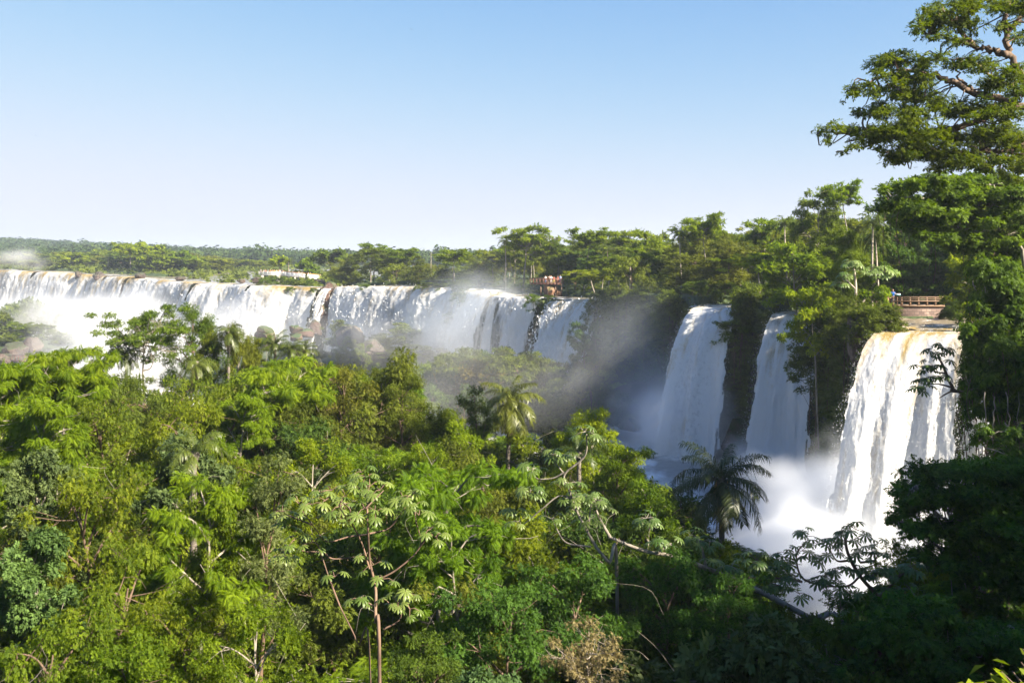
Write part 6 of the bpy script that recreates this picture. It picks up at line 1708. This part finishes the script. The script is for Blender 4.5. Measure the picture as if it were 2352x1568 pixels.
# ------------------------------------------------------------------ labels for the scattered trees
def assign_labels():
    anon = {}
    for o, kind, where, group, label in TREES:
        if label:
            tag(o, label, 'shrub' if 'shrub' in NAMES[kind] or 'bush' in NAMES[kind] else 'tree', group); continue
        u, v = UV(Vector(o.location) + Vector((0, 0, o['top'])))
        if where == 'fg':
            dn = o.location.y
            row = 'in the nearest' if dn < 25 else 'in the second' if dn < 35 else 'in the third' if dn < 52 else 'in the farthest'
            side = 'left' if u < 560 else 'central' if u < 1250 else 'right'
            where_ = f'{row} {side} forest row'; cat = 'tree'; grp = 'trees of the near forest'
        elif where == 'bank':
            where_ = 'behind the far left falls' if u < 200 else 'by the far bank grove' if u < 450 else 'between grove and white walkway' if u < 600 else 'around the white walkway'; cat = 'tree'; grp = 'trees on the far bank'
        else:
            where_ = where; cat = 'bush' if 'bush' in kind else 'tree'; grp = 'plants ' + where if cat == 'bush' else 'trees ' + where
        anon.setdefault((LOOK[kind], where_, cat, grp), []).append((u, o))
    ORD = ['first', 'second', 'third', 'fourth', 'fifth', 'sixth', 'seventh', 'eighth', 'ninth', 'tenth', 'eleventh', 'twelfth', 'thirteenth', 'fourteenth', 'fifteenth', 'sixteenth', 'seventeenth', 'eighteenth', 'nineteenth', 'twentieth']
    for (look, where_, cat, grp), lst in anon.items():
        lst.sort(key=lambda a: a[0]); n = len(lst)
        for i, (u, o) in enumerate(lst):
            if n == 1: s = f'{look} {where_}'
            elif i < (n + 1) // 2: s = f'{look} {where_}, {ORD[i]} from the left'
            else: s = f'{look} {where_}, {ORD[n - 1 - i]} from the right'
            tag(o, s, cat, grp)


assign_labels()

# ------------------------------------------------------------------ light, sky, camera
sd = Vector((math.sin(SUN_AZ) * math.cos(SUN_EL), math.cos(SUN_AZ) * math.cos(SUN_EL), math.sin(SUN_EL)))
su = bpy.data.lights.new('sun', 'SUN'); su.energy = 5.0; su.angle = math.radians(.5); su.color = (1, .90, .74)
so = link('sun', su); so.rotation_euler = sd.to_track_quat('Z', 'Y').to_euler()
w = bpy.data.worlds.new('World'); SC.world = w; w.use_nodes = True; nt = w.node_tree; nt.nodes.clear()
out = nt.nodes.new('ShaderNodeOutputWorld'); bg = nt.nodes.new('ShaderNodeBackground'); sk = nt.nodes.new('ShaderNodeTexSky')
sk.sky_type = 'NISHITA'; sk.sun_disc = False; sk.sun_elevation = SUN_EL; sk.sun_rotation = SUN_AZ; sk.altitude = 200; sk.air_density = 1.0; sk.dust_density = .3; sk.ozone_density = 3.0
bg.inputs['Strength'].default_value = .12
sep = nt.nodes.new('ShaderNodeSeparateColor'); nt.links.new(sk.outputs[0], sep.inputs[0]); cmb = nt.nodes.new('ShaderNodeCombineColor')
EXPO = 2.0
for k_, (a_, b_, p_) in enumerate(((.80, 2.6, 1.6), (.84, 2.7, 1.4), (1.0, 2.2, 1.0))):          # soft shoulder, so that the bright sky near the horizon does not burn out
    e_ = math_(nt, 'POWER', 2.718282, math_(nt, 'MULTIPLY', math_(nt, 'POWER', math_(nt, 'DIVIDE', sep.outputs[k_], b_), p_), -1.0))
    nt.links.new(math_(nt, 'MULTIPLY', math_(nt, 'SUBTRACT', 1.0, e_), a_ / 2 ** EXPO / .12), cmb.inputs[k_])
nt.links.new(cmb.outputs[0], bg.inputs[0]); nt.links.new(bg.outputs[0], out.inputs[0])

cam = bpy.data.cameras.new('camera'); cam.sensor_width = 36; cam.lens = 36 * F / 2352; cam.shift_y = -(784 - HV) / 2352; cam.clip_start = .1; cam.clip_end = 8000
co = link('camera', cam, None, (0, 0, CZ)); co.rotation_euler = (math.pi / 2, 0, 0); SC.camera = co

SC.render.engine = 'CYCLES'
cy = SC.cycles
cy.max_bounces = 9; cy.diffuse_bounces = 3; cy.glossy_bounces = 2; cy.transmission_bounces = 3; cy.volume_bounces = 8; cy.transparent_max_bounces = 4
cy.caustics_reflective = False; cy.caustics_refractive = False; cy.sample_clamp_indirect = 6
cy.volume_step_rate = 1.0; cy.volume_max_steps = 128
cy.use_adaptive_sampling = True; cy.adaptive_threshold = .015
cy.use_denoising = True
try:
    cy.denoiser = 'OPENIMAGEDENOISE'; cy.denoising_input_passes = 'RGB_ALBEDO_NORMAL'; cy.denoising_prefilter = 'ACCURATE'
except Exception: pass
SC.view_settings.view_transform = 'Standard'; SC.view_settings.look = 'None'; SC.view_settings.exposure = EXPO; SC.view_settings.gamma = 1
SC.render.resolution_x, SC.render.resolution_y = 1024, 682
